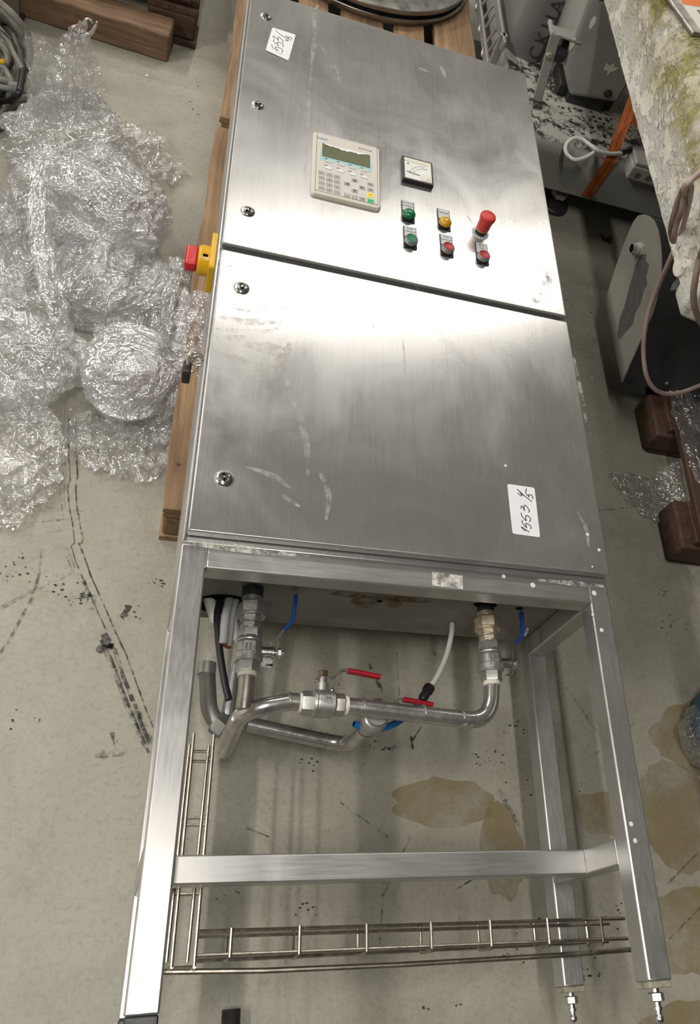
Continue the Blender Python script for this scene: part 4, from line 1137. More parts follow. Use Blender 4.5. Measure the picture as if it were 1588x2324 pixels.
pr = [(BY0 + .004, BZ0), (BY0, BZ0 + .006), (BY0, BZ1 - .040)] + [(BY0 + .040 - .040 * math.cos(a), BZ1 - .040 + .040 * math.sin(a)) for a in np.linspace(.2, math.pi / 2, 7)] + [(BY1, BZ1), (BY1, BZ0)]
obj('bed', MB().prism([V((BX0, y, z)) for y, z in pr], (BX1 - BX0, 0, 0)), 'dirty_paint', mach, angle=40)
ft = at(1268, 478, 0)
fx, fy = 1.085, 1.645
fo = obj('levelling_foot', MB().lathe((fx, fy, 0), (0, 0, 1), [(0, .052), (.014, .052), (.017, .049), (.018, .028), (.030, .026), (.031, .016), (.058, .015)], 28), 'dark_steel', mach, 'black round levelling foot')
obj('foot_nut', MB().hexn((fx, fy, .045), (fx, fy, .068), .030, .2), 'cast', fo)
obj('foot_stem', MB().cyl((fx, fy, .05), (fx, fy, .10), .013, 14), 'cast', fo)
for xx, yy in ((1.70, 1.66), (1.0, 2.45), (1.70, 2.45)):
    obj('levelling_foot', MB().lathe((xx, yy, 0), (0, 0, 1), [(0, .052), (.014, .052), (.018, .028), (.03, .026), (.031, .016), (.0982, .015)], 24), 'dark_steel', mach)
# casting with raised lettering
cx0, cx1, cy0 = .838, .964, 2.00
cp_ = [(cx1, cy0 + .02), (cx1 - .02, cy0)] + [(cx0 + .06 - .06 * math.sin(a), cy0 + .06 - .06 * math.cos(a)) for a in np.linspace(0, math.pi / 2, 8)] + [(cx0, cy0 + .30), (cx1, cy0 + .30)]
cst = obj('column_casting', MB().prism([V((x, y, BZ1 - .002)) for x, y in cp_], (0, 0, 1.0)), 'greypaint_d', mach, 'dark grey casting with raised letters', bevel=.004)
for k, chh in enumerate('CKHA'):
    zz = .297 + k * .054
    for tx in (text_mesh(chh, (.930, cy0 - .0008, zz), (0, 0, 1), (-1, 0, 0), .066, .0022, bold=-.0010),):
        obj('cast_lettering', tx, 'dark_steel', cst, smooth=False)  # dark colour puts in the shade of letter recesses
# bracket with flange, rubber buffer, bolt
b0, b1 = V((.926, 1.80, BZ1 - .001)), V((.888, 1.80, .476))
up_ = V((0, -1, 0))
br = obj('bracket', MB().flat([b0, b1], .030, .009, V((0, -1, 0))), 'greypaint', mach, 'pale painted flat bar bracket', bevel=.002)
obj('bracket_flange', MB().box((.873, 1.797, .466), (.884, 1.870, .478)).box((.884, 1.797, .470), (.975, 1.845, .477)), 'greypaint', br, bevel=.0015)
bb = b0.lerp(b1, .72)
obj('bolt', MB().hexn(bb + V((-.004, -.006, 0)), bb + V((-.004, -.018, 0)), .0095, .3), 'rusty', br)
obj('rubber_buffer', MB().lathe(bb + V((.012, .018, -.004)), (1, 0, 0), [(0, .020), (.003, .023), (.034, .023), (.038, .020)], 24), 'rubber', mach)
obj('buffer_washer', MB().lathe(bb + V((.006, .018, -.004)), (1, 0, 0), [(0, .018), (.006, .018)], 18), 'greypaint', mach)
obj('buffer_bolt', MB().lathe(bb + V((.030, .040, .022)), (1, 0, 0), [(0, .016), (.03, .016)], 18), 'black', mach)
# tapered housing hung above the bed
yb_ = 1.80
hp = [(1.023, .300), (1.185, .322), (1.192, .43), (1.195, .604), (.966, .606), (.964, .95), (.885, .95), (.935, .56), (.958, .385)]
hv = MB()
def inset(poly, d, y):
    cx_ = sum(p[0] for p in poly) / len(poly); cz_ = sum(p[1] for p in poly) / len(poly)
    return [V((x + (cx_ - x) * d, y, z + (cz_ - z) * d * .5)) for x, z in poly]
hv.rings([inset(hp, .10, yb_), inset(hp, .035, yb_ + .008), inset(hp, .0, yb_ + .030), inset(hp, 0, yb_ + .30)])
hs = obj('tapered_housing', hv, 'greypaint', mach, 'pale grey tapered housing with chipped paint', bevel=.012, seg=3, angle=50)
rb = aty(1379, 213, yb_ - .002)
obj('rusty_bolt', MB().lathe(rb + V((0, .004, 0)), (0, -1, 0), [(0, .0145), (.004, .0145), (.005, .010), (.010, .009)], 16), 'rust', hs)
ch = aty(1386, 155, yb_ - .0006)
chip = MB().prism([ch + V((a_, 0, b_)) for a_, b_ in [(-.022, .012), (-.006, .006), (.002, .020), (.008, .006), (.024, .010), (.016, -.004), (.004, -.012), (.001, -.030), (-.006, -.010), (-.020, -.012)]], (0, -.0008, 0))
for (px, py) in ((1297, 102), (1343, 52)):
    c_ = aty(px, py, yb_ + .002)
    c2_ = MB().prism([c_ + V((a_, 0, b_)) for a_, b_ in [(-.006, .02), (.004, .022), (.008, .004), (.003, -.02), (-.004, -.012), (-.008, .004)]], (0, -.0022, 0))
    obj('bare_chip', c2_, 'cream', hs, smooth=False)
obj('bare_chip', chip, 'cream', hs, smooth=False)
obj('gear_block', MB().box((1.03, 1.83, BZ1 - .001), (1.16, 2.0, .33)).box((1.00, 1.86, BZ1 - .001), (1.20, 1.98, .30)), 'dark_steel', mach, bevel=.004)
# junction box on the front edge of the bed
jb = obj('junction_box', MB().box((1.220, 1.555, .235), (1.350, 1.645, .285)), 'junction', mach, 'pale plastic junction box', bevel=.006, seg=3)
obj('box_lid', MB().box((1.226, 1.561, .285), (1.344, 1.639, .298)), 'junction', jb, bevel=.004)
for yy in (1.580, 1.620):
    obj('knockout', MB().lathe((1.2202, yy, .258), (-1, 0, 0), [(0, .011), (.0012, .011), (.0018, .008), (.0008, .004)], 18), 'junction', jb)
for xx in (1.250, 1.290):
    obj('knockout', MB().lathe((xx, 1.5552, .258), (0, -1, 0), [(0, .011), (.0012, .011), (.0018, .008), (.0008, .004)], 18), 'greypaint_d', jb)
# white cable with sleeve lying in a loop on the bed
lp = [at(x, y, z) for x, y, z in ((1352, 343, .270), (1330, 357, .271), (1305, 363, .272), (1286, 350, .273), (1284, 330, .276), (1300, 315, .280), (1320, 316, .283), (1340, 330, .283), (1360, 343, .283), (1385, 349, .284), (1410, 348, .286))]
wc = obj('white_cable', MB().tube(smooth_path(lp, 7), .0065, 12), 'conduit', None, 'dirty white cable loop lying on the grey machine base', 'cable', angle=60)
obj('cable_sleeve', MB().tube([at(1409, 348, .286), at(1422, 344, .286), at(1434, 339, .288)], .0085, 12), 'black', wc)
rub = MB()
for k in range(60):
    c_ = V((random.gauss(1.13, .09), random.uniform(1.66, 1.82), BZ1 + .001)); rub.sphere(c_, random.uniform(.0015, .006), 6, 5, (1.5, 1, .6))
obj('dirt_crumbs', rub, 'dark_steel', mach, kind='stuff')
# grey plastic rack with rails beside the rear pallet
rk = thing('grey_rack', (.808, 2.4, 0), 'grey plastic rack with rails standing beside the rear pallet', 'rack')
for x_, z0, z1 in ((.788, .185, .215), (.797, .290, .325)):
    obj('rail', MB().box((x_, 1.95, z0), (x_ + .010, 2.85, z1)), 'bezel', rk, bevel=.002)
obj('rack_foot', MB().box((.785, 1.97, 0), (.83, 2.03, .02)).box((.785, 2.76, 0), (.83, 2.82, .02)), 'bezel', rk, bevel=.002)
for yy in (1.985, 2.78):
    obj('rack_upright', MB().box((.790, yy, .02), (.815, yy + .02, .325)), 'bezel', rk, bevel=.002)
for k in range(4):
    yy = 2.09 + k * .14
    ring = [V((.800 + .012 * math.sin(a), yy + .030 * math.cos(a), .235 + .052 * math.sin(a))) for a in np.linspace(0, 2 * math.pi, 19)]
    obj('rack_loop', MB().tube(ring, .0045, 8), 'bezel', rk)
# orange ratchet strap over the bed
so = [aty(1452, 175, 1.74), aty(1441, 215, 1.72), aty(1424, 262, 1.68), aty(1400, 322, 1.62), V((0, 0, 0)), V((0, 0, 0)), V((0, 0, 0)), V((0, 0, 0))]
xs_ = at(1388, 352, .262).x
so[4] = aty(1384, 366, BY0 - .003); so[5] = aty(1365, 395, BY0 - .003); so[6] = aty(1341, 430, BY0 - .003); so[7] = aty(1330, 446, BY0 - .003)
nrm = [V((-.6, -.6, .4))] * 3 + [V((-.3, -.8, .5))] + [V((0, -1, .05))] * 4
strap = obj('orange_strap', MB().flat(so, .036, .0022, nrm), 'orange', None, 'orange lashing strap pulled over the grey machine base', 'strap', smooth=False)
stm = MB().flat([p + nrm[k].normalized() * .0013 for k, p in enumerate(so)], .0012, .0006, nrm)
obj('stitching', stm, 'rust', strap, smooth=False)
s2_ = [aty(1445, 225, 1.86), aty(1436, 262, 1.84), aty(1450, 300, 1.80), aty(1475, 322, 1.76)]
obj('orange_strap', MB().flat(smooth_path(s2_, 5), .040, .0022, V((-.5, -.8, .2))), 'orange', None, 'loose orange strap end hanging behind the taut strap', 'strap', smooth=False)

# ================================================================== PEELING MACHINE BED, FRONT RIGHT
def peeling():
    t = NT('peeling_mossy_paint')
    p = t.pos()
    n = t.noise(t.pos((1, .7, 1)), 13, 7, .70, .25); m = t.noise(p, 4.5, 5, .7, .2); f = t.noise(p, 80, 5, .75, .6)
    edge = t.voro(t.pos((1, .6, 1)), 28, 'DISTANCE_TO_EDGE')
    c = t.mix(t.rng(n, .47, .53, 0, 1), (.50, .49, .455), (.68, .66, .60))
    c = t.mix(t.rng(m, .50, .66, 0, .55), c, (.52, .47, .30))
    sx = t.n.new('ShaderNodeSeparateXYZ'); t.link(t.geo.outputs['Position'], sx.inputs[0])
    hz = t.rng(sx.outputs['Z'], .655, .76, 0, 1)
    moss = t.math('MULTIPLY', hz, t.rng(t.noise(p, 7, 7, .75, .1), .36, .56, 0, 1))
    mc = t.ramp(f, [(.3, (.085, .075, .012)), (.55, (.27, .24, .045)), (.75, (.50, .45, .16))])
    c = t.mix(t.math('MULTIPLY', moss, .92), c, mc)
    crk = t.math('MULTIPLY', t.rng(n, .505, .515, 0, 1), t.rng(n, .515, .53, 1, 0))
    c = t.mix(t.math('MULTIPLY', crk, .8), c, (.07, .06, .05))
    c = t.mix(t.rng(f, .62, .74, 0, .4), c, (.12, .10, .07))
    t.set(Base_Color=c, Roughness=.65)
    t.bump(t.math('ADD', t.math('MULTIPLY', t.rng(n, .46, .54, 0, 1), .8), f), .7, .005)
    return t.m
M['peeling'] = peeling()
LX, LZ0, LZ1, LY0, LY1 = .970, .615, .838, .640, 3.0
mb_ = thing('machine_bed', (1.5, 1.6, 0), 'long machine bed with peeling grey paint and yellow moss at the right', 'machine')
def bedprof(y, dz=0, ins=0):
    P = [(LX + .006, LZ0), (LX, LZ0 + .006), (LX, LZ1 - .055)] + [(LX + .055 - .055 * math.cos(a), LZ1 - .055 + .055 * math.sin(a)) for a in np.linspace(.2, math.pi / 2, 7)] + [(2.3, LZ1), (2.3, LZ0)]
    return [V((x + ins * .0, y, z)) for x, z in P]
g = MB(); ys = np.linspace(LY0, LY1, 60)
g.rings([[p + V((random.uniform(-.0015, .0015) if 0 < i < 59 else 0, 0, 0)) for p in bedprof(y)] for i, y in enumerate(ys)])
obj('bed_beam', g, 'peeling', mb_, angle=50)
# cast foot flange at the near end of the beam
ep = [(LX - .006, .700), (LX - .022, .648), (LX - .012, .606), (LX + .03, .598), (LX + .10, .598), (LX + .10, .70)]
ef = obj('end_flange', MB().prism([V((x, .575, z)) for x, z in ep], (0, .070, 0)), 'peeling', mb_, bevel=.010, seg=3)
obj('flange_bolt', MB().lathe((LX + .035, .575, .630), (0, -1, 0), [(0, .018), (.002, .018), (.003, .012), (.009, .011), (.010, .003)], 18), 'rusty', ef)
obj('side_boss', MB().lathe((LX + .004, .700, .640), (-1, 0, 0), [(0, .028), (.010, .026), (.012, .020)], 20), 'peeling', mb_)
lt = at(1548, 640, .60)
obj('latch_lever', MB().flat([lt + V((-.004, .045, .012)), lt + V((0, .01, 0)), lt + V((-.012, -.006, -.006)), lt + V((-.016, -.02, -.012))], .022, .006, V((-1, 0, .5))), 'dark_steel', mb_)
for xx, yy in ((2.2, .75), (2.2, 2.8)):
    obj('bed_leg', MB().box((xx - .06, yy - .06, 0), (xx + .06, yy + .06, LZ0 + .001)), 'greypaint', mb_, bevel=.004)
# curled paint flakes
fk = MB(); rg_ = random.Random(5)
for k in range(150):
    y = rg_.uniform(.68, 2.2); z = rg_.uniform(.625, .765); s_ = rg_.uniform(.003, .0095)
    nn = 5 + int(rg_.random() * 3); a0 = rg_.uniform(0, 6)
    P0 = []
    for i in range(nn):
        r = s_ * rg_.uniform(.25, 1.2); a = a0 + 2 * math.pi * i / nn
        dy, dz = r * math.cos(a) * 1.7 + r * math.sin(a) * .6, r * math.sin(a)
        P0.append(V((LX - .0008 - max(0, dy + dz) * .22, y + dy, z + dz)))
    fk.prism(P0, (-.0007, 0, 0))
M['flake'] = plain('loose_paint_flake', (.58, .565, .53), .6, 0, .25, 40)
obj('paint_flakes', fk, 'flake', mb_, kind='stuff', smooth=False)
# booklet on a metal tray on the bed
q = lambda x, y, z: at(x, y, z)
zt_ = LZ1 + .001
c_br, c_lo = q(1568, 82, zt_), q(1510, 0, zt_)
dxy = (c_lo - c_br); dxy.z = 0; dxy.normalize(); nx_ = V((dxy.y, -dxy.x, 0))
if nx_.x < 0: nx_ = -nx_
bk = thing('instruction_card', c_br, 'white card with orange band in a thin metal tray on the mossy bed', 'card')
def slab(o, L, Wd, z0, z1):
    return [V((p.x, p.y, z0)) for p in (o, o + dxy * L, o + dxy * L + nx_ * Wd, o + nx_ * Wd)], (0, 0, z1 - z0)
obj('tray_plate', MB().prism(*slab(c_br, .45, .30, zt_, zt_ + .010)), 'pipe_dull', bk, bevel=.003)
o2 = c_br + dxy * .012 + nx_ * .030
obj('card_sheet', MB().prism(*slab(o2, .38, .26, zt_ + .0102, zt_ + .0125)), 'paper', bk)
oo = q(1535, 7, zt_ + .0127)
L_ = (oo - o2).dot(dxy)
obj('orange_band', MB().prism(*slab(o2 + dxy * L_ + nx_ * .0, .12, .26, zt_ + .0126, zt_ + .0130)), 'orange_print', bk)
tc_ = q(1583, 27, zt_ + .0130)
obj('card_lettering', text_mesh('8C', tc_ + nx_ * .006, -dxy, nx_, .016, .0001), 'dark_steel', bk, smooth=False)
# cables hanging over the bed
def hang(pts, zs, r, mat, label):
    Z = np.interp(np.linspace(0, 1, len(pts)), np.linspace(0, 1, len(zs)), zs)
    o = obj('cable', MB().tube(smooth_path([at(x, y, z) for (x, y), z in zip(pts, Z)], 8), r, 14), mat, None, label, 'cable', angle=60)
    return o
hang([(1640, 350), (1588, 392), (1562, 415), (1553, 432), (1560, 445)], [.86, .852, .845, .80, .765], .0062, 'cable_pink', 'pinkish cable coming over the mossy edge at the right')
hang([(1562, 415), (1568, 425), (1565, 450), (1556, 490), (1542, 535), (1520, 590), (1498, 640), (1478, 690), (1464, 745), (1460, 800), (1466, 850), (1482, 880), (1505, 893), (1540, 892), (1575, 880), (1610, 865)],
     [.838, .80, .72, .62, .50, .40, .32, .26, .22, .20, .19], .0062, 'cable_pink', 'long pinkish cable drooping in a loop before the dark housing')
hang([(1640, 520), (1600, 560), (1588, 585), (1578, 630), (1573, 670), (1578, 705), (1592, 735), (1620, 760)], [.87, .85, .82, .79, .76, .73, .70, .68], .0064, 'cable_brown', 'brown stained cable at the right edge before the beam end')
hang([(1556, 420), (1545, 440), (1534, 470), (1526, 500), (1522, 525), (1525, 545)], [.80, .77, .74, .71, .68, .66], .0068, 'cable_brown', 'left brown cable of the taped pair on the beam side')
hang([(1560, 424), (1552, 448), (1545, 480), (1536, 505), (1530, 530), (1528, 548)], [.80, .77, .745, .715, .69, .665], .0068, 'cable_brown', 'right brown cable of the taped pair on the beam side')

# ================================================================== STEEL HOUSING ON THE RIGHT PALLET
HX = 1.116
prof = [(.777, .1452), (1.076, .1452), (1.105, .178), (1.143, .234), (1.178, .297), (1.199, .350), (1.196, .375), (1.176, .398), (1.150, .417), (1.115, .432), (1.075, .438), (1.036, .435), (.998, .428), (.963, .417), (.935, .404), (.911, .388), (.885, .364), (.861, .334), (.828, .262)]
hz_ = obj('housing_shell', MB().prism([V((HX, y, z)) for y, z in prof], (.62, 0, 0)), 'dark_steel', None, angle=30)  # dark colour of the shell stands in for shade under the bed
hous = thing('motor_housing', (1.4, .98, .1452), 'steel housing with rounded top and shade-darkened shell standing on the right pallet', 'housing')
hz_.location = V(hz_.location) - V(hous.location); hz_.parent = hous
obj('side_plate', MB().prism([V((HX - .0005, y, z)) for y, z in prof], (-.003, 0, 0)), 'motor', hous, 'scuffed pale side plate', angle=30)
pp = [(.905, .175), (.93, .17), (.965, .195), (.985, .23), (1.02, .27), (1.055, .31), (1.07, .345), (1.05, .37), (1.03, .362), (1.01, .372), (.985, .35), (.96, .345), (.955, .325), (.93, .30), (.925, .27), (.90, .25), (.905, .21)]
obj('scraped_patch', MB().prism([V((HX - .0036, y, z)) for y, z in pp], (-.0004, 0, 0)), 'patch', hous, smooth=False)
gp_ = V((HX - .0035, 1.083, .352))
gd = V((-1, -.1, .0)).normalized()
gl = obj('cable_gland', MB().hexn(gp_, gp_ + gd * .008, .0215, .2).lathe(gp_ + gd * .008, gd, [(0, .0165), (.012, .0165)] , 22), 'junction', hous, 'ribbed pale plastic cable gland')
mbg = MB()
for k in range(4): mbg.lathe(gp_ + gd * (.009 + .003 * k), gd, [(0, .0168), (.0008, .0176), (.0016, .0168)], 22)
for k in range(14):
    a = 2 * math.pi * k / 14; u_, w_, d_ = frame(gd)
    c_ = gp_ + gd * .020 + (u_ * math.cos(a) + w_ * math.sin(a)) * .0145
    mbg.flat([c_, c_ + gd * .011 - (u_ * math.cos(a) + w_ * math.sin(a)) * .001], .0045, .002, u_ * math.cos(a) + w_ * math.sin(a))
obj('gland_fingers', mbg, 'junction', gl, smooth=False)
obj('gland_bore', MB().cyl(gp_ + gd * .018, gp_ + gd * .0285, .0122, 20), 'hole', gl)
obj('screw', MB().sphere(atx(1513, 869, 0) if False else aty(1513, 870, .774), .0065, 12, 8, (1, .6, 1)), 'bright', hous)
# the pallet it stands on, wrapped in film
rp = thing('right_pallet', (1.6, .75, 0), 'dark weathered pallet under the steel housing at the right', 'pallet')
RX0 = 1.262
for k, yy in enumerate((.30, .655, 1.05)):
    block((RX0 - .03, yy, .022), (RX0 + .12, yy + .145, .0999), 'dwood_x', rp)
    block((RX0 + .33, yy, .022), (RX0 + .47, yy + .145, .0999), 'dwood_x', rp)
    board('stringer_board', (RX0, yy + .01, .100), (RX0 + .80, yy + .13, .122), 'dwood_x', rp, .004)
    board('bottom_board', (RX0 - .01, yy + .005, 0), (RX0 + .80, yy + .135, .0219), 'dwood_x', rp, .004)
for k in range(4):
    x_ = RX0 + .006 + k * .17
    board('deck_board', (x_, .30, .122), (x_ + (.04 if k == 0 else .13), 1.20, .144), 'dwood_y', rp, .006)
X, Q = strip([V((RX0 + .06, 1.0, .152)), V((RX0 + .05, .80, .150)), V((RX0 + .07, .60, .150)), V((RX0 + .10, .42, .150)), V((RX0 + .13, .32, .150))], [.06, .10, .14, .12, .05], 31, .008, 22, 30, 12, floor=.146)
np_obj('pallet_film', X, Q, 'film_thin', None, label='thin clear film clinging to the right dark pallet', cat='plastic film')
X, Q = strip([V((RX0 + .05, .50, .06)), V((RX0 - .02, .50, .012)), V((RX0 - .09, .53, .006)), V((RX0 - .15, .56, .005))], [.20, .16, .10, .02], 33, .008, 20, 30, 12)
np_obj('floor_film', X, Q, 'film_thin', None, label='thin clear film scrap on the floor beside the right pallet', cat='plastic film')
# black box under the housing, seen below its front edge
obj('black_box', MB().box((1.30, .80, .0), (1.60, 1.0, .10)), 'hole', rp)

# ================================================================== BLUE DRUM WITH FILM, RIGHT EDGE
bd = thing('blue_canister', (1.292, -.125, 0), 'blue plastic canister partly wrapped in film at the right edge', 'canister')
obj('canister_body', MB().lathe((1.292, -.125, 0), (0, 0, 1), [(0, .060), (.004, .072), (.02, .084), (.06, .089), (.11, .084), (.135, .070), (.147, .045), (.15, .01)], 40), 'blue_drum', bd, angle=60)
obj('canister_base', MB().lathe((1.292, -.125, 0), (0, 0, 1), [(0, .064), (.006, .0745), (.012, .074)], 40), 'rubber', bd)
X, Q = wad((1.222, -.172, .040), (.062, .075, .042), 41, .012, 16, 90, 50, .5)
np_obj('film_scrap', X, Q, 'film_thin', None, label='crumpled clear film tucked around the blue canister', cat='plastic film')

# ================================================================== STRETCH FILM HEAP, LEFT
GF = 'stretch film heap on the left floor'
def fw(label, ctr, rad, seed, mat='film', **k):
    X, Q = wad(tuple(ctr), rad, seed, **k); return np_obj('film_wad', X, Q, mat, None, label=label, cat='plastic film', group=GF)
def fs(label, pts, widths, seed, mat='film', **k):
    X, Q = strip(pts, widths, seed, **k); return np_obj('film_sheet', X, Q, mat, None, label=label, cat='plastic film', group=GF)
fw('big upper wad of crumpled clear film below the upright film tails', at(165, 330, .10), (.150, .150, .105), 11, amp=.040, freq=5.5, nu=230, nv=120, sq=((1, 0.3, 0.2), 0.45))
fw('rounded film wad left of centre with a twisted strand across it', at(215, 470, .11), (.165, .150, .120), 12, amp=.038, freq=5.5, nu=230, nv=120, sq=((1, -0.4, 0), 0.4))
fw('broad flattened film wad in the middle of the heap', at(258, 640, .07), (.158, .145, .085), 13, amp=.042, freq=5.5, nu=230, nv=120, sq=((0.3, 1, 0.2), 0.4))
fw('tight round film bundle nearest the padlock', at(292, 845, .085), (.100, .120, .088), 14, 'film_dense', amp=.014, freq=9, nu=230, nv=120, sq=((1, 0.1, 0.1), 0.35))
fw('film wad at the left picture edge above the curled tail', at(60, 820, .065), (.135, .105, .072), 15, amp=.040, freq=6, nu=230, nv=120, sq=((1, -0.5, 0), 0.4))
fw('film wad at far left beside the cables', at(20, 560, .06), (.130, .190, .070), 16, amp=.04, freq=6, nu=230, nv=120, sq=((0.2, 1, 0), 0.4))
fw('small film wad between the round bundle and the pallet', at(388, 700, .06), (.056, .150, .070), 17, 'film', amp=.020, freq=13, nu=230, nv=120, sq=((0, 1, 0.2), 0.3))
fs('flat film sheet spread on the floor below the round bundle', [at(180, 930, .02), at(260, 985, .02), at(330, 990, .03), at(400, 960, .04)], [.10, .20, .22, .14], 21, 'film', amp=.018, freq=17, nu=70, per=24)
fs('curled film tail at the left edge reaching furthest forward', [at(-60, 900, .03), at(40, 940, .035), at(75, 1000, .03), at(60, 1080, .02), at(10, 1150, .012), at(-40, 1190, .01)], [.10, .12, .13, .12, .10, .05], 22, 'film', amp=.018, freq=16, nu=60, per=18, puff=.12)
fs('left upright film tail among the cables', [at(95, 270, .17), at(95, 210, .26), at(85, 140, .34), at(72, 85, .40)], [.085, .062, .050, .026], 23, 'film', amp=.008, freq=22, nu=60, per=26, up=(0, -1, .3), puff=.2, pleat=.09, octaves=2)
fs('tallest upright film tail with frayed tip', [at(180, 275, .14), at(178, 210, .24), at(172, 140, .33), at(180, 80, .41), at(192, 52, .44)], [.105, .085, .075, .05, .012], 24, 'film', amp=.008, freq=22, nu=70, per=26, up=(0, -1, .3), puff=.2, pleat=.09, octaves=2)
fs('thin film web between the two upright tails', [at(88, 95, .36), at(110, 115, .34), at(140, 140, .31), at(165, 170, .28)], [.015, .04, .055, .045], 25, 'film_thin', amp=.012, freq=20, nu=50, per=22, up=(0, -1, .3))
fs('short film band curving between the upright tails', [at(100, 270, .17), at(110, 205, .22), at(125, 165, .26), at(150, 130, .30)], [.035, .035, .03, .015], 26, 'film', amp=.010, freq=24, nu=40, per=20, up=(0, -1, .3), puff=.2, pleat=.09, octaves=2)
fs('clear film sheet edge right of the tallest tail', [at(215, 285, .05), at(218, 220, .16), at(212, 150, .25), at(203, 95, .33)], [.05, .05, .04, .015], 27, 'film_thin', amp=.008, freq=18, nu=40, per=20, up=(0, -1, .3))
fs('flat clear film sheet trailing towards the pallet', [at(225, 330, .02), at(290, 335, .03), at(350, 365, .03), at(400, 385, .015), at(432, 400, .006)], [.14, .20, .17, .08, .005], 28, 'film_thin', amp=.016, freq=15, nu=60, per=22)
fs('long twisted film strand running down the heap', [at(100, 372, .235), at(84, 430, .235), at(88, 510, .235), at(104, 590, .225), at(124, 670, .20), at(142, 735, .165), at(150, 790, .13)], [.035, .035, .042, .050, .050, .040, .022], 29, 'film_dense', amp=.005, freq=24, nu=30, per=18, puff=.35, pleat=.05, octaves=2)
fs('narrow film strip standing against the pallet edge', [at(450, 660, .16), at(440, 720, .15), at(420, 790, .13), at(400, 850, .09)], [.10, .075, .06, .045], 30, 'film', amp=.010, freq=18, nu=40, per=24, up=(-.4, 0, 1), pleat=.05, octaves=2)
fs('film flap overlapping the pallet front beside the padlock', [at(440, 700, .20), at(420, 780, .16), at(395, 900, .10), at(380, 1000, .03)], [.07, .10, .12, .09], 34, 'film_thin', amp=.014, freq=15, nu=44, per=22, up=(-.5, 0, 1))
fs('film loop hanging from the broad wad over the left wad', [at(0, 640, .12), at(45, 690, .14), at(95, 760, .13), at(150, 800, .10)], [.10, .12, .09, .05], 35, 'film', amp=.014, freq=17, nu=44, per=20, puff=.15)
fs('frayed wisp at the tip of the tallest film tail', [at(192, 56, .44), at(197, 44, .455), at(206, 46, .455), at(211, 54, .45)], [.010, .006, .005, .003], 36, 'film_dense', amp=.001, freq=20, nu=8, per=8, up=(0, -1, .3), puff=.4)
fs('second frayed wisp beside the tallest film tail', [at(186, 86, .38), at(205, 76, .395), at(215, 62, .42), at(221, 47, .44)], [.014, .010, .007, .004], 37, 'film_dense', amp=.001, freq=20, nu=8, per=8, up=(0, -1, .3), puff=.4)

# ================================================================== FLOOR WEAR AND LITTER
def fmark(mb, pts, w, jit=.0006, lift=.0012):
    P = [at(x, y, 0) for x, y in pts]; out = []
    for i in range(len(P) - 1):
        n = max(2, int((P[i + 1] - P[i]).length / .012))
        out += [P[i].lerp(P[i + 1], k / n) for k in range(n)]
    out.append(P[-1]); mb.ribbon(out, w, jit, lift)
def zt2(x, y): return x * 420 / 1085, 880 + y * 900 / 2324
mk = MB()
for ln, w in (([(445, 180), (445, 350), (455, 520), (443, 580), (450, 690), (470, 820), (485, 880), (480, 908), (462, 912), (490, 980), (530, 1100), (580, 1210), (640, 1350), (680, 1440), (740, 1570), (820, 1790), (895, 1990)], .0030),
              ([(404, 180), (400, 380), (412, 540), (395, 590), (405, 690), (425, 800), (437, 910), (415, 925), (440, 1010), (490, 1130), (530, 1220), (620, 1420)], .0022),
              ([(625, 1450), (680, 1560), (720, 1690), (780, 1840), (840, 2000), (880, 2090)], .0075), ([(590, 1480), (640, 1560), (690, 1690), (740, 1830), (800, 1970), (870, 2140)], .0050)):
    fmark(mk, [zt2(*p) for p in ln], w)
fmark(mk, [zt2(600, 1490), zt2(640, 1480)], .030, .003); fmark(mk, [zt2(605, 1500), zt2(625, 1545)], .030, .003)
fmark(mk, [zt2(760, 1275), zt2(710, 1350)], .010, .001)
fmark(mk, [zt2(490, 1130), zt2(530, 1230)], .009, .002); fmark(mk, [zt2(470, 1220), zt2(520, 1240)], .018, .004)
fmark(mk, [zt2(655, 2060), zt2(680, 2050)], .020, .003)
fmark(mk, [(980, 1610), (930, 1690)], .003)
def tz(x, y): return 660 + x * 360 / 1588, 1500 + y * 240 / 1059
fmark(mk, [tz(780, 30), tz(805, 85)], .008, .002); fmark(mk, [tz(840, 170), tz(915, 300)], .007, .002); fmark(mk, [tz(930, 865), tz(1045, 875)], .008, .002); fmark(mk, [tz(1215, 760), tz(1205, 890)], .010, .003)
fmark(mk, [(1030, 2022), (1088, 1985)], .0022); fmark(mk, [(560, 1880), (610, 1900)], .002)
obj('scuff_marks', mk, 'scuff', floor, kind='stuff', smooth=False)
mk = MB()
for ln, w in (([(360, 120), (352, 260), (362, 380), (368, 520), (350, 590), (362, 700), (372, 780)], .0022), ([(380, 120), (372, 300), (385, 520), (375, 600), (382, 730)], .0018),
              ([(372, 940), (400, 1010), (440, 1100)], .0025), ([(390, 935), (420, 1010), (460, 1100)], .0025),
              ([(0, 1300), (150, 1220), (300, 1150), (420, 1090)], .0030), ([(0, 1285), (160, 1200), (300, 1140)], .0025), ([(245, 950), (232, 1080), (190, 1230), (60, 1470), (0, 1560)], .0060),
              ([(60, 690), (330, 700)], .0018), ([(60, 712), (400, 708)], .0020), ([(100, 795), (470, 765)], .0015), ([(270, 850), (430, 826)], .0018), ([(0, 800), (350, 780)], .0018), ([(90, 722), (495, 722)], .0015),
              ([(600, 1490), (680, 1680), (740, 1850), (860, 2120)], .0100), ([(790, 1850), (890, 2080)], .0080), ([(560, 2150), (740, 2135)], .014), ([(560, 1210), (540, 1300)], .010)):
    fmark(mk, [zt2(*p) for p in ln], w)
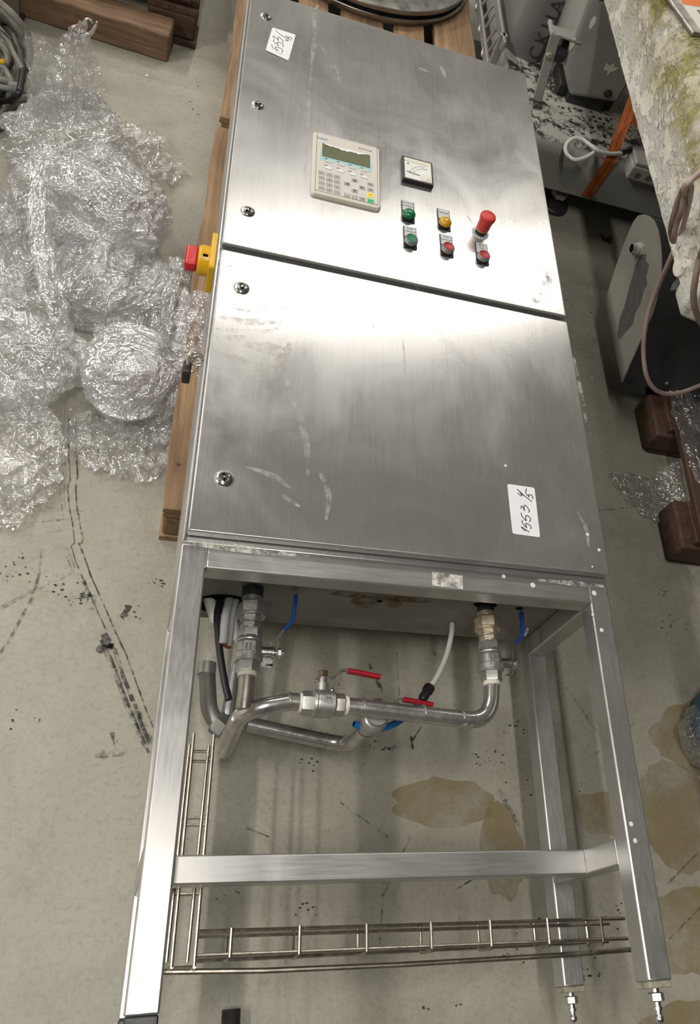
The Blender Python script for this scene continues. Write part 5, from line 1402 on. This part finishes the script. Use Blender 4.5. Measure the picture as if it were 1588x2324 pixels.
for ln, w in (([(980, 1480), (1010, 1500)], .006), ([(900, 1480), (905, 1580)], .003), ([(770, 1820), (880, 1900)], .004), ([(1285, 1560), (1380, 1700)], .003), ([(1340, 1720), (1440, 1640)], .003), ([(1460, 1170), (1588, 1330)], .002), ([(960, 520), (1200, 560)], .01),
              ([(1500, 1145), (1350, 1160)], .003), ([(1330, 660), (1365, 600)], .002), ([(1510, 2010), (1588, 1930)], .004), ([(1450, 2200), (1588, 2060)], .004), ([(930, 1900), (870, 2030)], .003), ([(1130, 1790), (1180, 1880)], .010), ([(700, 2120), (720, 2060)], .008), ([(860, 2160), (870, 2000)], .004)):
    fmark(mk, ln, w)
obj('faint_scuffs', mk, 'scuff_soft', floor, kind='stuff', smooth=False)
M['black_spot'] = plain('black_floor_spot', (.03, .028, .026), .6, 0, .3)
sp = MB(); rs = random.Random(3)
for px, py, n, s_ in ((130, 1330, 14, 22), (290, 1390, 12, 14), (360, 1320, 10, 10), (180, 1360, 16, 14), (20, 1290, 16, 26), (1335, 770, 10, 22), (1355, 800, 8, 14), (1510, 1345, 8, 10), (1100, 1720, 14, 20), (700, 1730, 10, 16), (850, 1690, 10, 12), (1390, 2080, 14, 30), (1170, 2150, 22, 24), (1330, 2200, 16, 20), (60, 1650, 8, 40), (480, 250, 10, 60), (1320, 690, 10, 22), (1215, 2090, 4, 6), (1040, 2280, 3, 5), (960, 2290, 4, 5), (520, 2020, 8, 18), (700, 2060, 10, 20), (1250, 1780, 12, 40), (1530, 1420, 14, 20), (1170, 1650, 12, 20)):
    for k in range(n):
        c_ = at(px + rs.gauss(0, s_), py + rs.gauss(0, s_ * .7), .0013); r = rs.uniform(.0006, .0026)
        a0 = rs.uniform(0, 6); st_ = rs.uniform(1, 2.2)
        P0 = [c_ + V((r * st_ * math.cos(a0 + a) * rs.uniform(.6, 1), r * math.sin(a0 + a) * rs.uniform(.6, 1), 0)) for a in np.linspace(0, 2 * math.pi, 8)[:-1]]
        sp.add(P0, [tuple(range(7))])
obj('black_spots', sp, 'black_spot', floor, kind='stuff', smooth=False)
oil = MB()
for c_, rx, ry, sd_ in (((.58, -.31), .12, .055, 1), ((.945, -.33), .075, .05, 2), ((1.14, -.33), .13, .12, 3), ((1.10, -.56), .11, .09, 4), ((1.25, -.16), .16, .10, 5), ((.70, -.40), .05, .10, 6), ((1.10, -.75), .16, .08, 7)):
    rs = random.Random(sd_); n = 40; kk = [rs.uniform(.75, 1.1) for _ in range(n)]
    P0 = [(c_[0] + rx * math.cos(2 * math.pi * i / n) * (kk[i] + kk[(i + 1) % n] + kk[i - 1]) / 3, c_[1] + ry * math.sin(2 * math.pi * i / n) * (kk[i] + kk[(i + 1) % n] + kk[i - 1]) / 3, .0006 + sd_ * .00004) for i in range(n)]
    oil.add(P0, [tuple(range(n))])
obj('oil_stains', oil, 'oil', floor, kind='stuff', smooth=False)
# rust flake, chips
rf = at(1375, 540, .002)
rr = [(-.022, .012), (-.012, .004), (-.004, -.006), (.004, .006), (.020, .012), (.024, .004), (.010, -.004), (.016, -.014), (.010, -.024), (-.004, -.018), (-.014, -.012), (-.018, -.002)]
obj('rust_flake', MB().prism([rf + V((a_, b_, .001 * math.sin(k))) for k, (a_, b_) in enumerate(rr)], (0, 0, .0025)), 'rust', None, 'brown rust flake lying in the shade before the machine foot', 'flake', smooth=False)
for k, (px, py, r, lab) in enumerate(((308, 1058, .0035, 'white paint chip on the floor below the film sheet'), (1343, 858, .004, 'white paint chip on the shaded floor by the housing'), (333, 172, .005, 'white paint chip on the floor near the timber beam'), (160, 930, .003, 'small pale chip on the floor between the film wads'))):
    c_ = at(px, py, .001); rs = random.Random(k)
    obj('paint_chip', MB().prism([c_ + V((r * math.cos(a) * rs.uniform(.7, 1.2), r * math.sin(a) * rs.uniform(.7, 1.2), 0)) for a in np.linspace(0, 2 * math.pi, 8)[:-1]], (0, 0, .0015)), 'paper', None, lab, 'chip', 'white paint chips on the floor', smooth=False)
# black threaded pipe nipple at the lower picture edge
c_ = at(525, 2310, .016); d_ = V((.03, -1, 0)).normalized(); o_ = at(525, 2290, .016)
prf = [(0, .0135)]
for k in range(14): prf += [(.001 + k * .0024, .0158), (.0022 + k * .0024, .0146)]
prf += [(.036, .0152), (.10, .0152)]
nip = obj('pipe_nipple', MB().lathe((o_.x, o_.y, .016), d_, prf, 26), 'dark_steel', None, 'black threaded pipe end lying on the floor at the bottom edge', 'pipe', angle=25)
